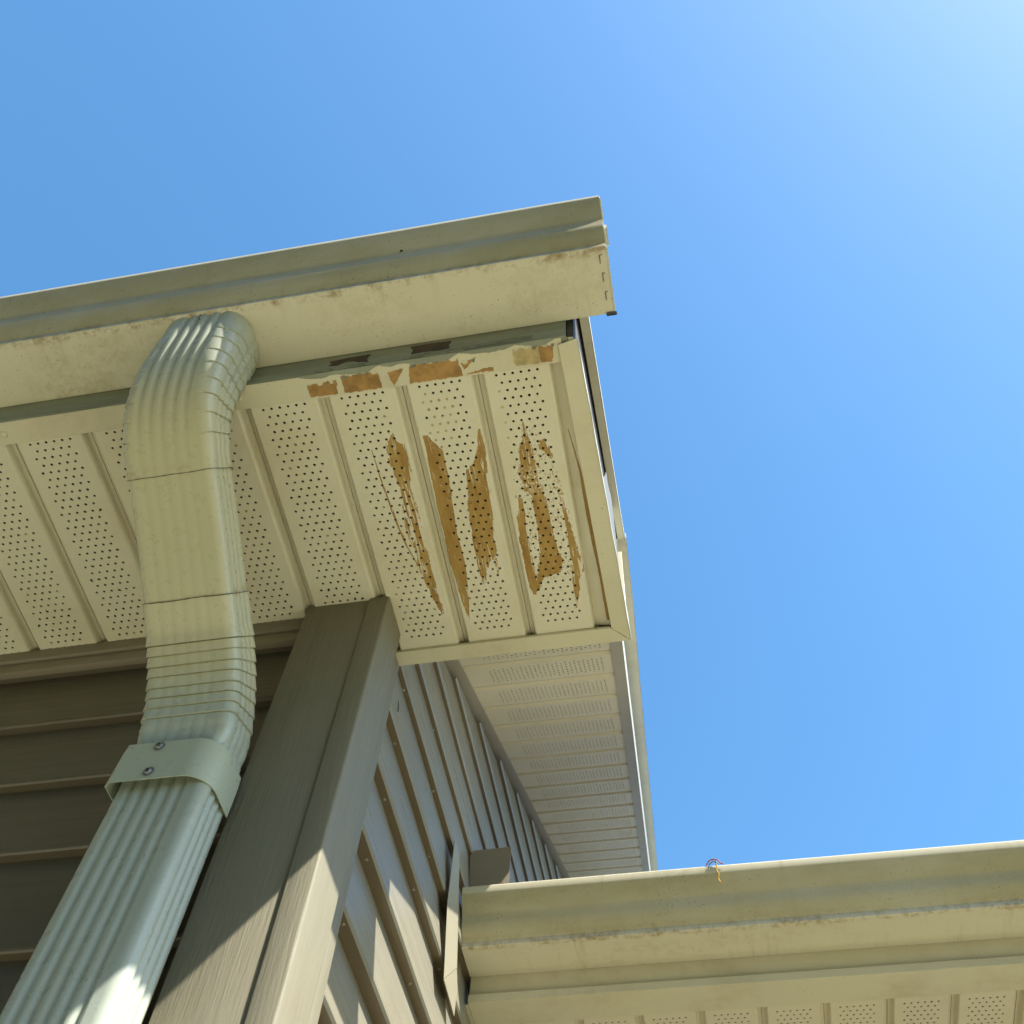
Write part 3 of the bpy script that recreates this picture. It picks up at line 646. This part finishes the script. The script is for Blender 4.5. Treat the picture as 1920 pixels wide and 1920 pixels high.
# fascia sheet on the rake: full height from the back, cut away and gaping over the front of the boxed eave
def fas_sheet(y0, y1, zb, ztp, x, th, mat, name, n=12, curl=None):
    b = MB(); vs = []; m = 6
    for i in range(n + 1):
        y = y0 + (y1 - y0) * i / n
        for j in range(m + 1):
            f = j / m; z = zb(y) + (ztp(y) - zb(y)) * f
            vs.append((x(y) + (curl(y, f) if curl else 0), y, z))
    o = len(vs); vs2 = [(p[0] - th, p[1], p[2]) for p in vs]
    fs = []
    w = m + 1
    for i in range(n):
        for j in range(m):
            a = i*w + j; fs += [(a, a+1, a+w+1, a+w), (o+a, o+a+w, o+a+w+1, o+a+1)]
    for i in range(n): fs += [(i*w, (i+1)*w, o+(i+1)*w, o+i*w), (i*w+m, o+i*w+m, o+(i+1)*w+m, (i+1)*w+m)]
    for j in range(m): fs += [(j, o+j, o+j+1, j+1), (n*w+j, n*w+j+1, o+n*w+j+1, o+n*w+j)]
    b.add(vs + vs2, fs); return b.build(name, mat, rake, smooth=30)
x_box = lambda y: EO0[0] + (EO1[0] - EO0[0]) * (y - 0.428) / 0.458
fas_sheet(0.880, YF, lambda y: zr(y) - 0.0035, lambda y: zroof(y) - 0.004, lambda y: x_fas(y) + 0.0008, 0.0010, M_clean, 'rake_fascia')
# sub-fascia: dark felted board seen in the gap
fas_sheet(0.4240, 0.880, lambda y: S + 0.003, lambda y: zroof(y) - 0.004, lambda y: -0.0545 + 0.004 * (y - 0.42), 0.008, M_felt, 'sub_fascia')
M_greysheet = painted('shade_grey_sheet', (0.17, 0.17, 0.155), dirt_amt=0.3, speck=0.2, rough=0.5)  # sheet coloured grey to stand in for the shade on its face
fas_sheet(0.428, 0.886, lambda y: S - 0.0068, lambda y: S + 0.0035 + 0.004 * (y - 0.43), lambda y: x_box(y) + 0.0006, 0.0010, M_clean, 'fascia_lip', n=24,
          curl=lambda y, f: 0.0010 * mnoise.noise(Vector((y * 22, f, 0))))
def top_cut(y): return S + 0.006 + max(0.0, min(1.0, (y - 0.56) / 0.22)) ** 1.4 * (zroof(y) - S - 0.012)
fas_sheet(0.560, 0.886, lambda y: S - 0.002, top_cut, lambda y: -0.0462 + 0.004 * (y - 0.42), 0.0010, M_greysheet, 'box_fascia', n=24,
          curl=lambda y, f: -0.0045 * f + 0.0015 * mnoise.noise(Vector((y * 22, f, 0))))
# drip edge: two overlapping lengths
def drip(y0, y1, xi, xo, name='drip_edge'):
    b = MB(); n = 10
    ys = [y0 + (y1 - y0) * i / n for i in range(n + 1)]
    for ya, yb in zip(ys, ys[1:]):
        A = [(xi(ya), zroof(ya) - 0.0035), (xo(ya), zroof(ya) - 0.0035), (xo(ya), zroof(ya) + 0.016)]
        B = [(xi(yb), zroof(yb) - 0.0035), (xo(yb), zroof(yb) - 0.0035), (xo(yb), zroof(yb) + 0.016)]
        for (a0, a1), (b0, b1) in zip(zip(A, A[1:]), zip(B, B[1:])):
            nrm = (0, 0, 0.0012) if a0[1] == a1[1] else (-0.0012, 0, 0)
            b.prism([(a0[0], ya, a0[1]), (a1[0], ya, a1[1]), (b1[0], yb, b1[1]), (b0[0], yb, b0[1])], nrm)
    return b.build(name, M_trim, rake)
drip(0.412, 1.00, lambda y: -0.0500, lambda y: -0.0372 + (y - 0.445) * 0.000)
drip(0.975, YF, lambda y: x_fas(y) - 0.002, lambda y: min(-0.0300, -0.0345 - (y - 0.98) * 0.030) if y < 1.3 else lerp_x(y, -0.0400, -0.0960))

# ------------------------------------------------------------------ corner post
post = thing('corner_post', 'wide taupe corner post with raised wood grain beside the downspout', 'post', (-0.43, 0.82, -CZ))
ZP = S + 0.0035
b = MB(); b.box(-0.4917, -0.4000, 0.7680, 0.792, -CZ, ZP); b.build('face_board', M_post, post, bevel=0.0012, segs=2)
b = MB(); b.box(-0.3996, -0.3690, 0.7650, 0.8360, -CZ, ZP); b.build('edge_board', M_post, post, bevel=0.0032, segs=3)
b = MB(); b.box(-0.3995, -0.3815, 0.8362, 0.8860, -CZ, ZP - 0.012); b.build('side_board', M_post, post, bevel=0.0020, segs=2)

# ------------------------------------------------------------------ lap siding
def lap_front():
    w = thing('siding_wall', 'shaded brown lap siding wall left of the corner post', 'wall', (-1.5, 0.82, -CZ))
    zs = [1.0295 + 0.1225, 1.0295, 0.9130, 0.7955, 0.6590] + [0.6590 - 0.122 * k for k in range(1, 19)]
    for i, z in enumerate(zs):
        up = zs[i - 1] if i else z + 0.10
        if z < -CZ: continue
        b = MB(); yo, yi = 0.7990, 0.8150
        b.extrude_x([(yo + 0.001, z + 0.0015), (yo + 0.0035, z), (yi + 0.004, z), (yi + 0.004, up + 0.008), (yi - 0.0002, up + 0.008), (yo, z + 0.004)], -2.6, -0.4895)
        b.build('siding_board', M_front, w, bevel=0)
    b = MB(); b.box(-2.6, -0.4895, 0.8200, 0.86, -CZ, S + 0.15); b.build('sheathing', M_attic, w)
    return w
lap_front()
M_drip_edge = mat_siding('brown_drip_edge', (0.165, 0.125, 0.075), 'y')
def lap_gable():
    w = thing('gable_wall', 'lap siding of the gable end, sunlit at the foot of the view', 'wall', (-0.42, 2.2, -CZ))
    inner = [0.660, 0.773, 0.892, 1.012, 1.118, 1.226, 1.322, 1.429, 1.529]
    zs = [0.660 - 0.1135 * k for k in range(19, 0, -1)] + inner
    while zs[-1] < 2.9: zs.append(zs[-1] + 0.102)
    xo = -0.3915
    def xin(z): return xo - max(0.0095, min(0.0215, 0.0215 - 0.0195 * (z - 0.75)))
    xi = xin(0)
    nails = []
    for i, z in enumerate(zs[:-1]):
        up = zs[i + 1] + 0.006; y0 = 0.8845
        if zr(YF) < z: break
        def ys(zz): return max(y0, (zz + 0.024 - 1.5314) / PITCH + 1.1476)
        ya, yb = ys(z), ys(up)
        lip = 0.004; xi = xin(up); xb = xin(z)
        # outline of the face: bottom (out) to top (in); the upper boards are cut along the rake
        P = [(xo - 0.0025, z), (xo, z + lip), (xi + 0.0003, up), (xi - 0.004, up), (xb - 0.004, z)]
        yst = [ya, ya, yb, yb, ya]
        n = 5; nv = 9; vs = []; fs = []
        for q in range(nv):
            f = q / (nv - 1)
            for (x, zz), s in zip(P, yst):
                y = s + (YF - s) * f ** 1.5
                vs.append((x + 0.0016 * mnoise.noise(Vector((y * 1.7, z * 9, 2))), y, zz + 0.0022 * mnoise.noise(Vector((y * 1.3, z * 7, 8)))))
        for q in range(nv - 1):
            for e in range(n): fs.append((q*n + e, q*n + (e+1) % n, (q+1)*n + (e+1) % n, (q+1)*n + e))
        fs += [tuple(range(n)), tuple(range((nv-1)*n, nv*n))[::-1]]
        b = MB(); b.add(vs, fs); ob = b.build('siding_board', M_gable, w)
        ob.data.materials.append(M_drip_edge)
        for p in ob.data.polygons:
            if p.normal.z < -0.8: p.material_index = 1  # downward faces of the boards take the browner paint
        if 0.4 < z < 1.6:
            for yn in (0.93 + 0.06 * random.random(), 1.12 + 0.1 * random.random(), 1.32 + 0.1 * random.random()):
                if yn > ya + 0.05:
                    d = MB(); dome(d, xo - 0.010, yn, z + 0.0008, 0.0032, 0.0022, seg=10); nails.append((d, ob))
    for d, ob in nails: d.build('paint_drip', M_gable, ob, smooth=60)
    b = MB(); b.prism([(-0.4190, 0.8640, -CZ), (-0.4190, YF, -CZ), (-0.4190, YF, zr(YF)), (-0.4190, 0.8640, zr(0.8640))], (-0.03, 0, 0)); b.build('sheathing', M_felt, w)
    b = MB(); b.prism([(-0.3905, 0.9285, 1.158), (-0.3905, 0.9335, 1.144), (-0.3905, 0.9365, 1.140), (-0.3905, 0.9385, 1.144), (-0.3905, 0.9355, 1.152)], (0.0006, 0, 0)); b.build('nail_slot', M_slot, w)
    return w
lap_gable()

# ------------------------------------------------------------------ downspout
FC = [(0.3360, 1.2580), (0.3370, 1.2440), (0.3420, 1.2150), (0.3520, 1.1700), (0.3680, 1.1250), (0.4010, 1.0800), (0.4580, 1.0480), (0.5226, 1.0145), (0.5933, 0.9720), (0.6320, 0.9490), (0.6640, 0.9230), (0.6880, 0.8890), (0.7000, 0.8480), (0.7030, 0.8000), (0.7030, 0.7000)]
curve = smooth_poly(FC, 16)
for _ in range(30):                                              # relax so that the sweep has no flat spots
    curve = [curve[0]] + [((a[0] + 2*p[0] + c[0]) / 4, (a[1] + 2*p[1] + c[1]) / 4) for a, p, c in zip(curve, curve[1:], curve[2:])] + [curve[-1]]
arc = [0.0]
for a, c in zip(curve, curve[1:]): arc.append(arc[-1] + math.hypot(c[0] - a[0], c[1] - a[1]))
def at_arc(s):
    s = max(0, min(arc[-1], s)); i = 0
    while i < len(arc) - 2 and arc[i + 1] < s: i += 1
    f = (s - arc[i]) / (arc[i+1] - arc[i]); a, c = curve[i], curve[i+1]
    T = Vector((c[0] - a[0], c[1] - a[1])).normalized()
    return (a[0] + (c[0] - a[0]) * f, a[1] + (c[1] - a[1]) * f), T
def s_of(y): # arc length where the front curve reaches y
    for i, p in enumerate(curve):
        if p[0] >= y: return arc[i]
    return arc[-1]
def section(W, D, r, fl_front, fl_side, depth, side_n=3, front_n=5):
    """points (x, q, weight) round the tube; x from -W/2 to W/2, q from 0 (front) to -D"""
    pts = []
    def flute(u, c0, n, pitch, half):
        d = 0
        for k in range(n):
            c = c0 + (k - (n - 1) / 2) * pitch
            if abs(u - c) < half: d = max(d, 0.5 + 0.5 * math.cos(math.pi * (u - c) / half))
        return d
    nf = 70
    for i in range(nf + 1):
        x = -W/2 + r + (W - 2*r) * i / nf
        pts.append((x, -depth * fl_front * flute(x, -0.004, front_n, 0.0148, 0.0062), (0, 1)))
    for i in range(1, 8):
        a = math.pi / 2 * i / 8; pts.append((W/2 - r + r * math.sin(a), -r + r * math.cos(a), (math.sin(a), math.cos(a))))
    ns = 36
    for i in range(ns + 1):
        q = -r - (D - 2*r) * i / ns
        pts.append((W/2 - depth * fl_side * flute(-q, D/2, side_n, 0.0125, 0.0055), q, (1, 0)))
    for i in range(1, 8):
        a = math.pi / 2 * i / 8; pts.append((W/2 - r + r * math.cos(a), -D + r - r * math.sin(a), (math.cos(a), -math.sin(a))))
    for i in range(9): pts.append((W/2 - r - (W - 2*r) * i / 8, -D, (0, -1)))
    for i in range(1, 8):
        a = math.pi / 2 * i / 8; pts.append((-W/2 + r - r * math.sin(a), -D + r - r * math.cos(a), (-math.sin(a), -math.cos(a))))
    for i in range(ns + 1):
        q = -D + r + (D - 2*r) * i / ns
        pts.append((-W/2 + depth * fl_side * flute(-q, D/2, side_n, 0.0125, 0.0055), q, (-1, 0)))
    for i in range(1, 8):
        a = math.pi / 2 * i / 8; pts.append((-W/2 + r - r * math.cos(a), -r + r * math.sin(a), (-math.cos(a), math.sin(a))))
    return pts
def tube(name, ss, par, crimps, inner, parent, mat):
    """ss: arc lengths of rings; par(s) -> (xc, W, D, r, fl_front, fl_side, grow); crimps: arcs where one pleat laps the next; inner: +1 pleats on the front, -1 on the back"""
    vs = []; fs = []; n = None
    rings = []
    for s in ss: rings.append((s, None))
    for c in crimps: rings += [(c - 0.0008, c), (c - 0.0004, 'in'), (c + 0.0004, 'in'), (c + 0.0008, c)]
    rings.sort(key=lambda t: t[0])
    cr = sorted(crimps)
    for s, mk in rings:
        (y, z), T = at_arc(s); F = Vector((T.y, -T.x))
        xc, W, D, r, ff, fsd, grow = par(s)
        e = 0.0
        if cr and cr[0] - 0.02 < s < cr[-1] + 0.014:
            prev = max([c for c in cr if c <= s], default=cr[0] - 0.012); nxt = min([c for c in cr if c > s], default=prev + 0.012)
            e = max(0, min(1, (s - prev) / (nxt - prev))) * 0.0026
            if s > cr[-1]: e *= 0.4
            if mk == 'in': e = -0.0016
        sec = section(W, D, r, ff, fsd, 0.0022)
        n = len(sec)
        for x, q, nn in sec:
            wgt = (max(0, inner * nn[1]) + abs(nn[0]) * 0.75)
            wgt = min(1, wgt)
            g = grow + e * wgt
            xx = xc + x + nn[0] * g; qq = q + nn[1] * g
            vs.append((xx, y + F.x * qq, z + F.y * qq))
    m = len(rings)
    for k in range(m - 1):
        for i in range(n): fs.append((k*n + i, k*n + (i+1) % n, (k+1)*n + (i+1) % n, (k+1)*n + i))
    b = MB(); b.add(vs, fs); return b.build(name, mat, parent, smooth=42)
def mixf(a, b, t): t = max(0, min(1, t)); t = t*t*(3 - 2*t); return a + (b - a) * t
sJ1, sJ2 = s_of(0.4620), s_of(0.5933); sEnd = s_of(0.7005) + 0.030
def par_all(s, grow=0.0):
    t = s / sJ1
    W = mixf(0.121, 0.1125, t); xr = mixf(-0.4635, -0.4890, t)
    D = mixf(0.086, 0.067, t)
    if s > sEnd - 0.045: xr -= 0.006 * min(1, (s - sEnd + 0.045) / 0.02); W -= 0.010 * min(1, (s - sEnd + 0.045) / 0.02)
    return (xr - W/2, W, D, mixf(0.034, 0.0125, t), mixf(1.15, 0.25, (s - 0.13) / 0.10) if s < sJ2 else 0.28, 0.8 if s < sJ1 else 0.45, grow)
down = thing('downspout', 'pale fluted downspout bending from the upper gutter back to the wall', 'downspout', (-0.545, 0.735, -CZ))
s0 = 0.0
nR = 60
tube('elbow', [s0 + (sJ1 - s0) * i / nR for i in range(nR + 1)], lambda s: par_all(s, 0.0), [0.058, 0.079, 0.1035, 0.126, 0.1510, 0.1735, 0.1985, 0.2235], -1, down, M_down)
tube('offset_pipe', [sJ1 - 0.004 + (sJ2 - sJ1 + 0.008) * i / 24 for i in range(25)], lambda s: par_all(s, -0.0011), [], 1, down, M_down)
c0 = s_of(0.6375)
tube('elbow', [sJ2 + (sEnd - sJ2) * i / 60 for i in range(61)], lambda s: par_all(s, 0.0006), [c0 + d for d in (0.0, 0.0122, 0.0251, 0.0370, 0.0502, 0.0618, 0.0741, 0.0872)], 1, down, M_down)
# dark, rusty joint lines where the lengths telescope
def joint(s, grow, name, seed, wid=0.0011):
    vs = []; fs = []; (y, z), T = at_arc(s); F = Vector((T.y, -T.x)); xc, W, D, r, ff, fsd, _ = par_all(s)
    sec = section(W, D, r, ff, fsd, 0.0022); n = len(sec)
    for k in range(2):
        for i, (x, q, nn) in enumerate(sec):
            w = wid * (0.5 + 1.0 * abs(mnoise.noise(Vector((x * 90, q * 90, seed))))) ; o = 0.0016 * mnoise.noise(Vector((x * 28, q * 28, seed + 5)))
            u = o + (w if k else -w) * 0.5; g = grow
            xx = xc + x + nn[0] * g; qq = q + nn[1] * g
            vs.append((xx, y + F.x * qq + T.x * u, z + F.y * qq + T.y * u))
    for i in range(n): fs.append((i, (i+1) % n, n + (i+1) % n, n + i))
    b = MB(); b.add(vs, fs); return b.build(name, M_darkbare, down)
joint(sJ1, 0.0010, 'joint_line', 1.0); joint(sJ2, 0.0013, 'joint_line', 7.0)
# straight pipe
sec = section(0.1075, 0.0610, 0.0125, 1.25, 1.0, 0.0026, side_n=3)
vs = []; n = len(sec); zz = [0.850 - 2.38 * k / 40 for k in range(41)]
for z in zz:
    for x, q, nn in sec:
        j = 0.0004 * mnoise.noise(Vector((3, z * 5, 1)))
        vs.append((-0.5440 + x, 0.7045 - q + j, z))
fs = [(k*n + i, k*n + (i+1) % n, (k+1)*n + (i+1) % n, (k+1)*n + i) for k in range(40) for i in range(n)]
b = MB(); b.add(vs, fs); b.build('straight_pipe', M_down, down, smooth=42)
# loose sleeve round the joint
def rounded_loop(x0, x1, yf, yb, rl, rr, seg=14):
    pts = []
    for i in range(seg + 1):
        a = math.pi / 2 * i / seg; pts.append((x0 + rl - rl * math.cos(a), yf + rl - rl * math.sin(a)))
    for i in range(seg + 1):
        a = math.pi / 2 * i / seg; pts.append((x1 - rr + rr * math.sin(a), yf + rr - rr * math.cos(a)))
    pts.append((x1, yb))
    return [(x0 + 0.001, yb)] + pts
vs = []; fs = []
levels = [(0.7790, 0.0), (0.7805, 0.0), (0.80, 0.0), (0.82, 0.0), (0.8350, -0.0008), (0.8375, -0.0010)]
outer = rounded_loop(-0.6030, -0.4866, 0.6935, 0.7600, 0.006, 0.032)
n = len(outer)
for th in (0.0, 0.0012):
    for z, g in levels:
        for i, (x, y) in enumerate(outer):
            cx, cy = -0.546, 0.735; dx, dy = x - cx, y - cy; L = math.hypot(dx, dy)
            tl = 0.002 * (1 if i < 4 else 0) * (0.844 - z) / 0.06
            vs.append((x - dx / L * (th - g) - tl, y - dy / L * (th - g), z))
m = len(levels)
for t in range(2):
    for k in range(m - 1):
        for i in range(n - 1): fs.append((t*m*n + k*n + i, t*m*n + k*n + i + 1, t*m*n + (k+1)*n + i + 1, t*m*n + (k+1)*n + i))
for k in (0, m - 1):
    for i in range(n - 1): fs.append((k*n + i, k*n + i + 1, m*n + k*n + i + 1, m*n + k*n + i))
b = MB(); b.add(vs, fs); b.build('sleeve', M_collar, down, smooth=50)
def screw(x, y, z, nz, up, r=0.0064):
    """washer-headed screw: nz points out of the surface"""
    nz = Vector(nz).normalized(); up = Vector(up); nx = up.cross(nz).normalized(); ny = nz.cross(nx)
    w = MB(); dome(w, x, y, z, r, 0.0012, nx, ny, nz); c = Vector((x, y, z)) + nz * 0.0009
    dome(w, c.x, c.y, c.z, r * 0.66, 0.0022, nx, ny, nz)
    o = w.build('screw', M_steel, down, smooth=40)
    s = MB(); c = Vector((x, y, z)) + nz * 0.0030
    for a, bb in ((nx, ny), (ny, nx)):
        L, h = r * 0.36, r * 0.085
        s.prism([c + a * L + bb * h, c - a * L + bb * h, c - a * L - bb * h, c + a * L - bb * h], nz * 0.0003)
    s.build('cross_slot', M_slot, o)
screw(-0.5590, 0.6925, 0.8290, (0, -1, 0), (0.2, 0, 1)); screw(-0.5570, 0.6925, 0.7895, (0, -1, 0), (-0.3, 0, 1))
screw(-0.5250, 0.3395, 1.2370, (0, -1, -0.25), (0, 0, 1), 0.0042)

# ------------------------------------------------------------------ lower wing to the right: gutter, fascia, soffit, roof, wall
LG = thing('porch_gutter', 'lower cream gutter along the porch roof at bottom right', 'gutter', (0.6, 1.47, 1.16))
def lg(y, z): return (1.5080 + (y - 0.4190) * 0.900, 1.1150 + (z - 1.2440) * 0.790)
LPROF = [lg(*p) for p in back + BOTTOM + FRONT[:-1] + [(0.2998, 1.3660), (0.3010, 1.3680), (0.3135, 1.3685), (0.3145, 1.3640)]]
b = MB(); gutter_trough(b, LPROF, -0.3930, 2.6, 0.0012, 30); b.build('trough', M_lowgutter, LG, smooth=32)
b = MB(); b.prism([(-0.3932, y, z) for y, z in LPROF[:-4]], (0.0012, 0, 0)); b.build('end_cap', M_lowgutter, LG)
lf = MB(); lf.extrude_x([(1.5095, 1.0770), (1.5095, 1.2230), (1.5250, 1.2230), (1.5250, 1.0770)], -0.3920, 2.6)
lfo = lf.build('fascia_board', M_trim, bevel=0.0008); tag(lfo, 'narrow olive cream fascia board under the lower gutter', 'fascia')
ls = thing('porch_soffit', 'vented cream soffit under the lower gutter at the bottom edge', 'soffit', (0.6, 1.75, 1.07))
ZL = 1.0650
b = MB(); b.extrude_x([(1.5030, ZL - 0.0020), (1.5030, ZL + 0.0120), (1.5050, ZL + 0.0120), (1.5100, ZL + 0.0008), (1.5690, ZL - 0.0005), (1.5690, ZL - 0.0020)], -0.3920, 2.6)
b.build('fascia_trim', M_trim, ls, bevel=0.0006, segs=1)
me_low = panel_mesh('lower_panel', 0.62, 0.068, 48, hr=0.0020)
for i in range(22):
    xa = -0.3920 + MOD * 1.0 * i
    o = link('soffit_panel', me_low, M_rakesoffit, ls); o.matrix_parent_inverse = Matrix.Identity(4)
    o.location = (xa + 0.024 - 0.6, 1.512 - 1.75, ZL + CZ - ls.location.z + random.uniform(-0.0004, 0.0004))
lr = MB()
lr.prism([(-0.3900, 1.455, 1.2120), (2.6, 1.455, 1.2120), (2.6, 3.4, 1.9000), (-0.3900, 3.4, 1.9000)], (0, 0, 0.014))
lro = lr.build('roof', M_shingle); tag(lro, 'low shingled porch roof rising behind the lower gutter', 'roof')
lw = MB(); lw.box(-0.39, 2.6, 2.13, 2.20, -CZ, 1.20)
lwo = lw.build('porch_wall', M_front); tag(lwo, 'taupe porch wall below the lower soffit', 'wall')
# clean the low roof where it would stand in front of the gable: flashing pieces
M_flash = painted('flashing_enamel', (0.30, 0.275, 0.20), dirt_amt=0.3, speck=0.2, rough=0.5)
fl = thing('kickout_flashing', 'bent metal flashing strip standing between gable siding and lower gutter', 'flashing', (-0.39, 1.36, 1.10))
b = MB(); b.prism([(-0.3850, 1.2912, 1.2185), (-0.3850, 1.3020, 1.2215), (-0.3850, 1.3290, 1.2242), (-0.3850, 1.3811, 1.0726), (-0.3850, 1.3898, 1.0447), (-0.3850, 1.3240, 0.9785), (-0.3850, 1.2938, 1.0953)], (-0.0015, 0, 0))
b.build('wing', M_flash, fl, bevel=0.0005, segs=1)
b = MB(); b.prism([(-0.3852, 1.3240, 0.9775), (-0.3852, 1.3898, 1.0437), (-0.3870, 1.4110, 1.0265), (-0.3885, 1.4161, 0.9794)], (-0.0015, 0, 0))
b.build('wing', M_flash, fl)
b = MB(); b.prism([(-0.3935, 1.4400, 1.2480), (-0.3200, 1.4400, 1.2480), (-0.3190, 1.4400, 1.3320), (-0.3985, 1.4400, 1.3300)], (0, 0.0014, 0))
b.prism([(-0.3935, 1.4400, 1.2480), (-0.3985, 1.4400, 1.3300), (-0.4000, 1.4700, 1.3300), (-0.3950, 1.4700, 1.2480)], (0.0012, 0, 0))
b.build('splash_plate', M_wallcap, fl, bevel=0.0004, segs=1)

# coloured thread caught on the lip of the lower gutter
def wire(b, pts, r, seg=5):
    vs = []; fs = []
    for i, p in enumerate(pts):
        p = Vector(p); t = (Vector(pts[min(i+1, len(pts)-1)]) - Vector(pts[max(i-1, 0)])).normalized()
        u = t.cross(Vector((0.3, 0.9, 0.2))).normalized(); w = t.cross(u)
        for k in range(seg):
            a = 2 * math.pi * k / seg; vs.append(p + u * r * math.cos(a) + w * r * math.sin(a))
    for i in range(len(pts) - 1):
        for k in range(seg): fs.append((i*seg + k, i*seg + (k+1) % seg, (i+1)*seg + (k+1) % seg, (i+1)*seg + k))
    b.add(vs, fs)
th = thing('thread_scrap', 'tangled scrap of coloured thread hanging on the lower gutter lip', 'thread', (0.046, 1.395, 1.2145))
for nm, col, pts in (('red_thread', (0.34, 0.08, 0.07), [(0.030,1.402,1.228),(0.036,1.398,1.233),(0.043,1.396,1.2345),(0.050,1.395,1.231),(0.055,1.396,1.225),(0.060,1.396,1.221)]),
                     ('yellow_thread', (0.50, 0.32, 0.05), [(0.046,1.396,1.231),(0.0475,1.394,1.222),(0.0465,1.395,1.212),(0.0485,1.396,1.203),(0.0470,1.398,1.194),(0.0490,1.399,1.188),(0.0465,1.400,1.1855)]),
                     ('blue_thread', (0.14, 0.22, 0.36), [(0.033,1.398,1.218),(0.036,1.396,1.225),(0.042,1.395,1.229),(0.047,1.394,1.227),(0.051,1.396,1.222)])):
    sm = []; pts = [(p[0], p[1], p[2] - 0.0105) for p in pts]
    for i in range(len(pts) - 1):
        for k in range(4):
            f = k / 4; sm.append(tuple(pts[i][j] + (pts[i+1][j] - pts[i][j]) * f + random.uniform(-0.0006, 0.0006) for j in range(3)))
    b = MB(); wire(b, sm, 0.0011); b.build(nm, plain(nm, col, 0.8, var=0.3, scale=400), th, smooth=60)
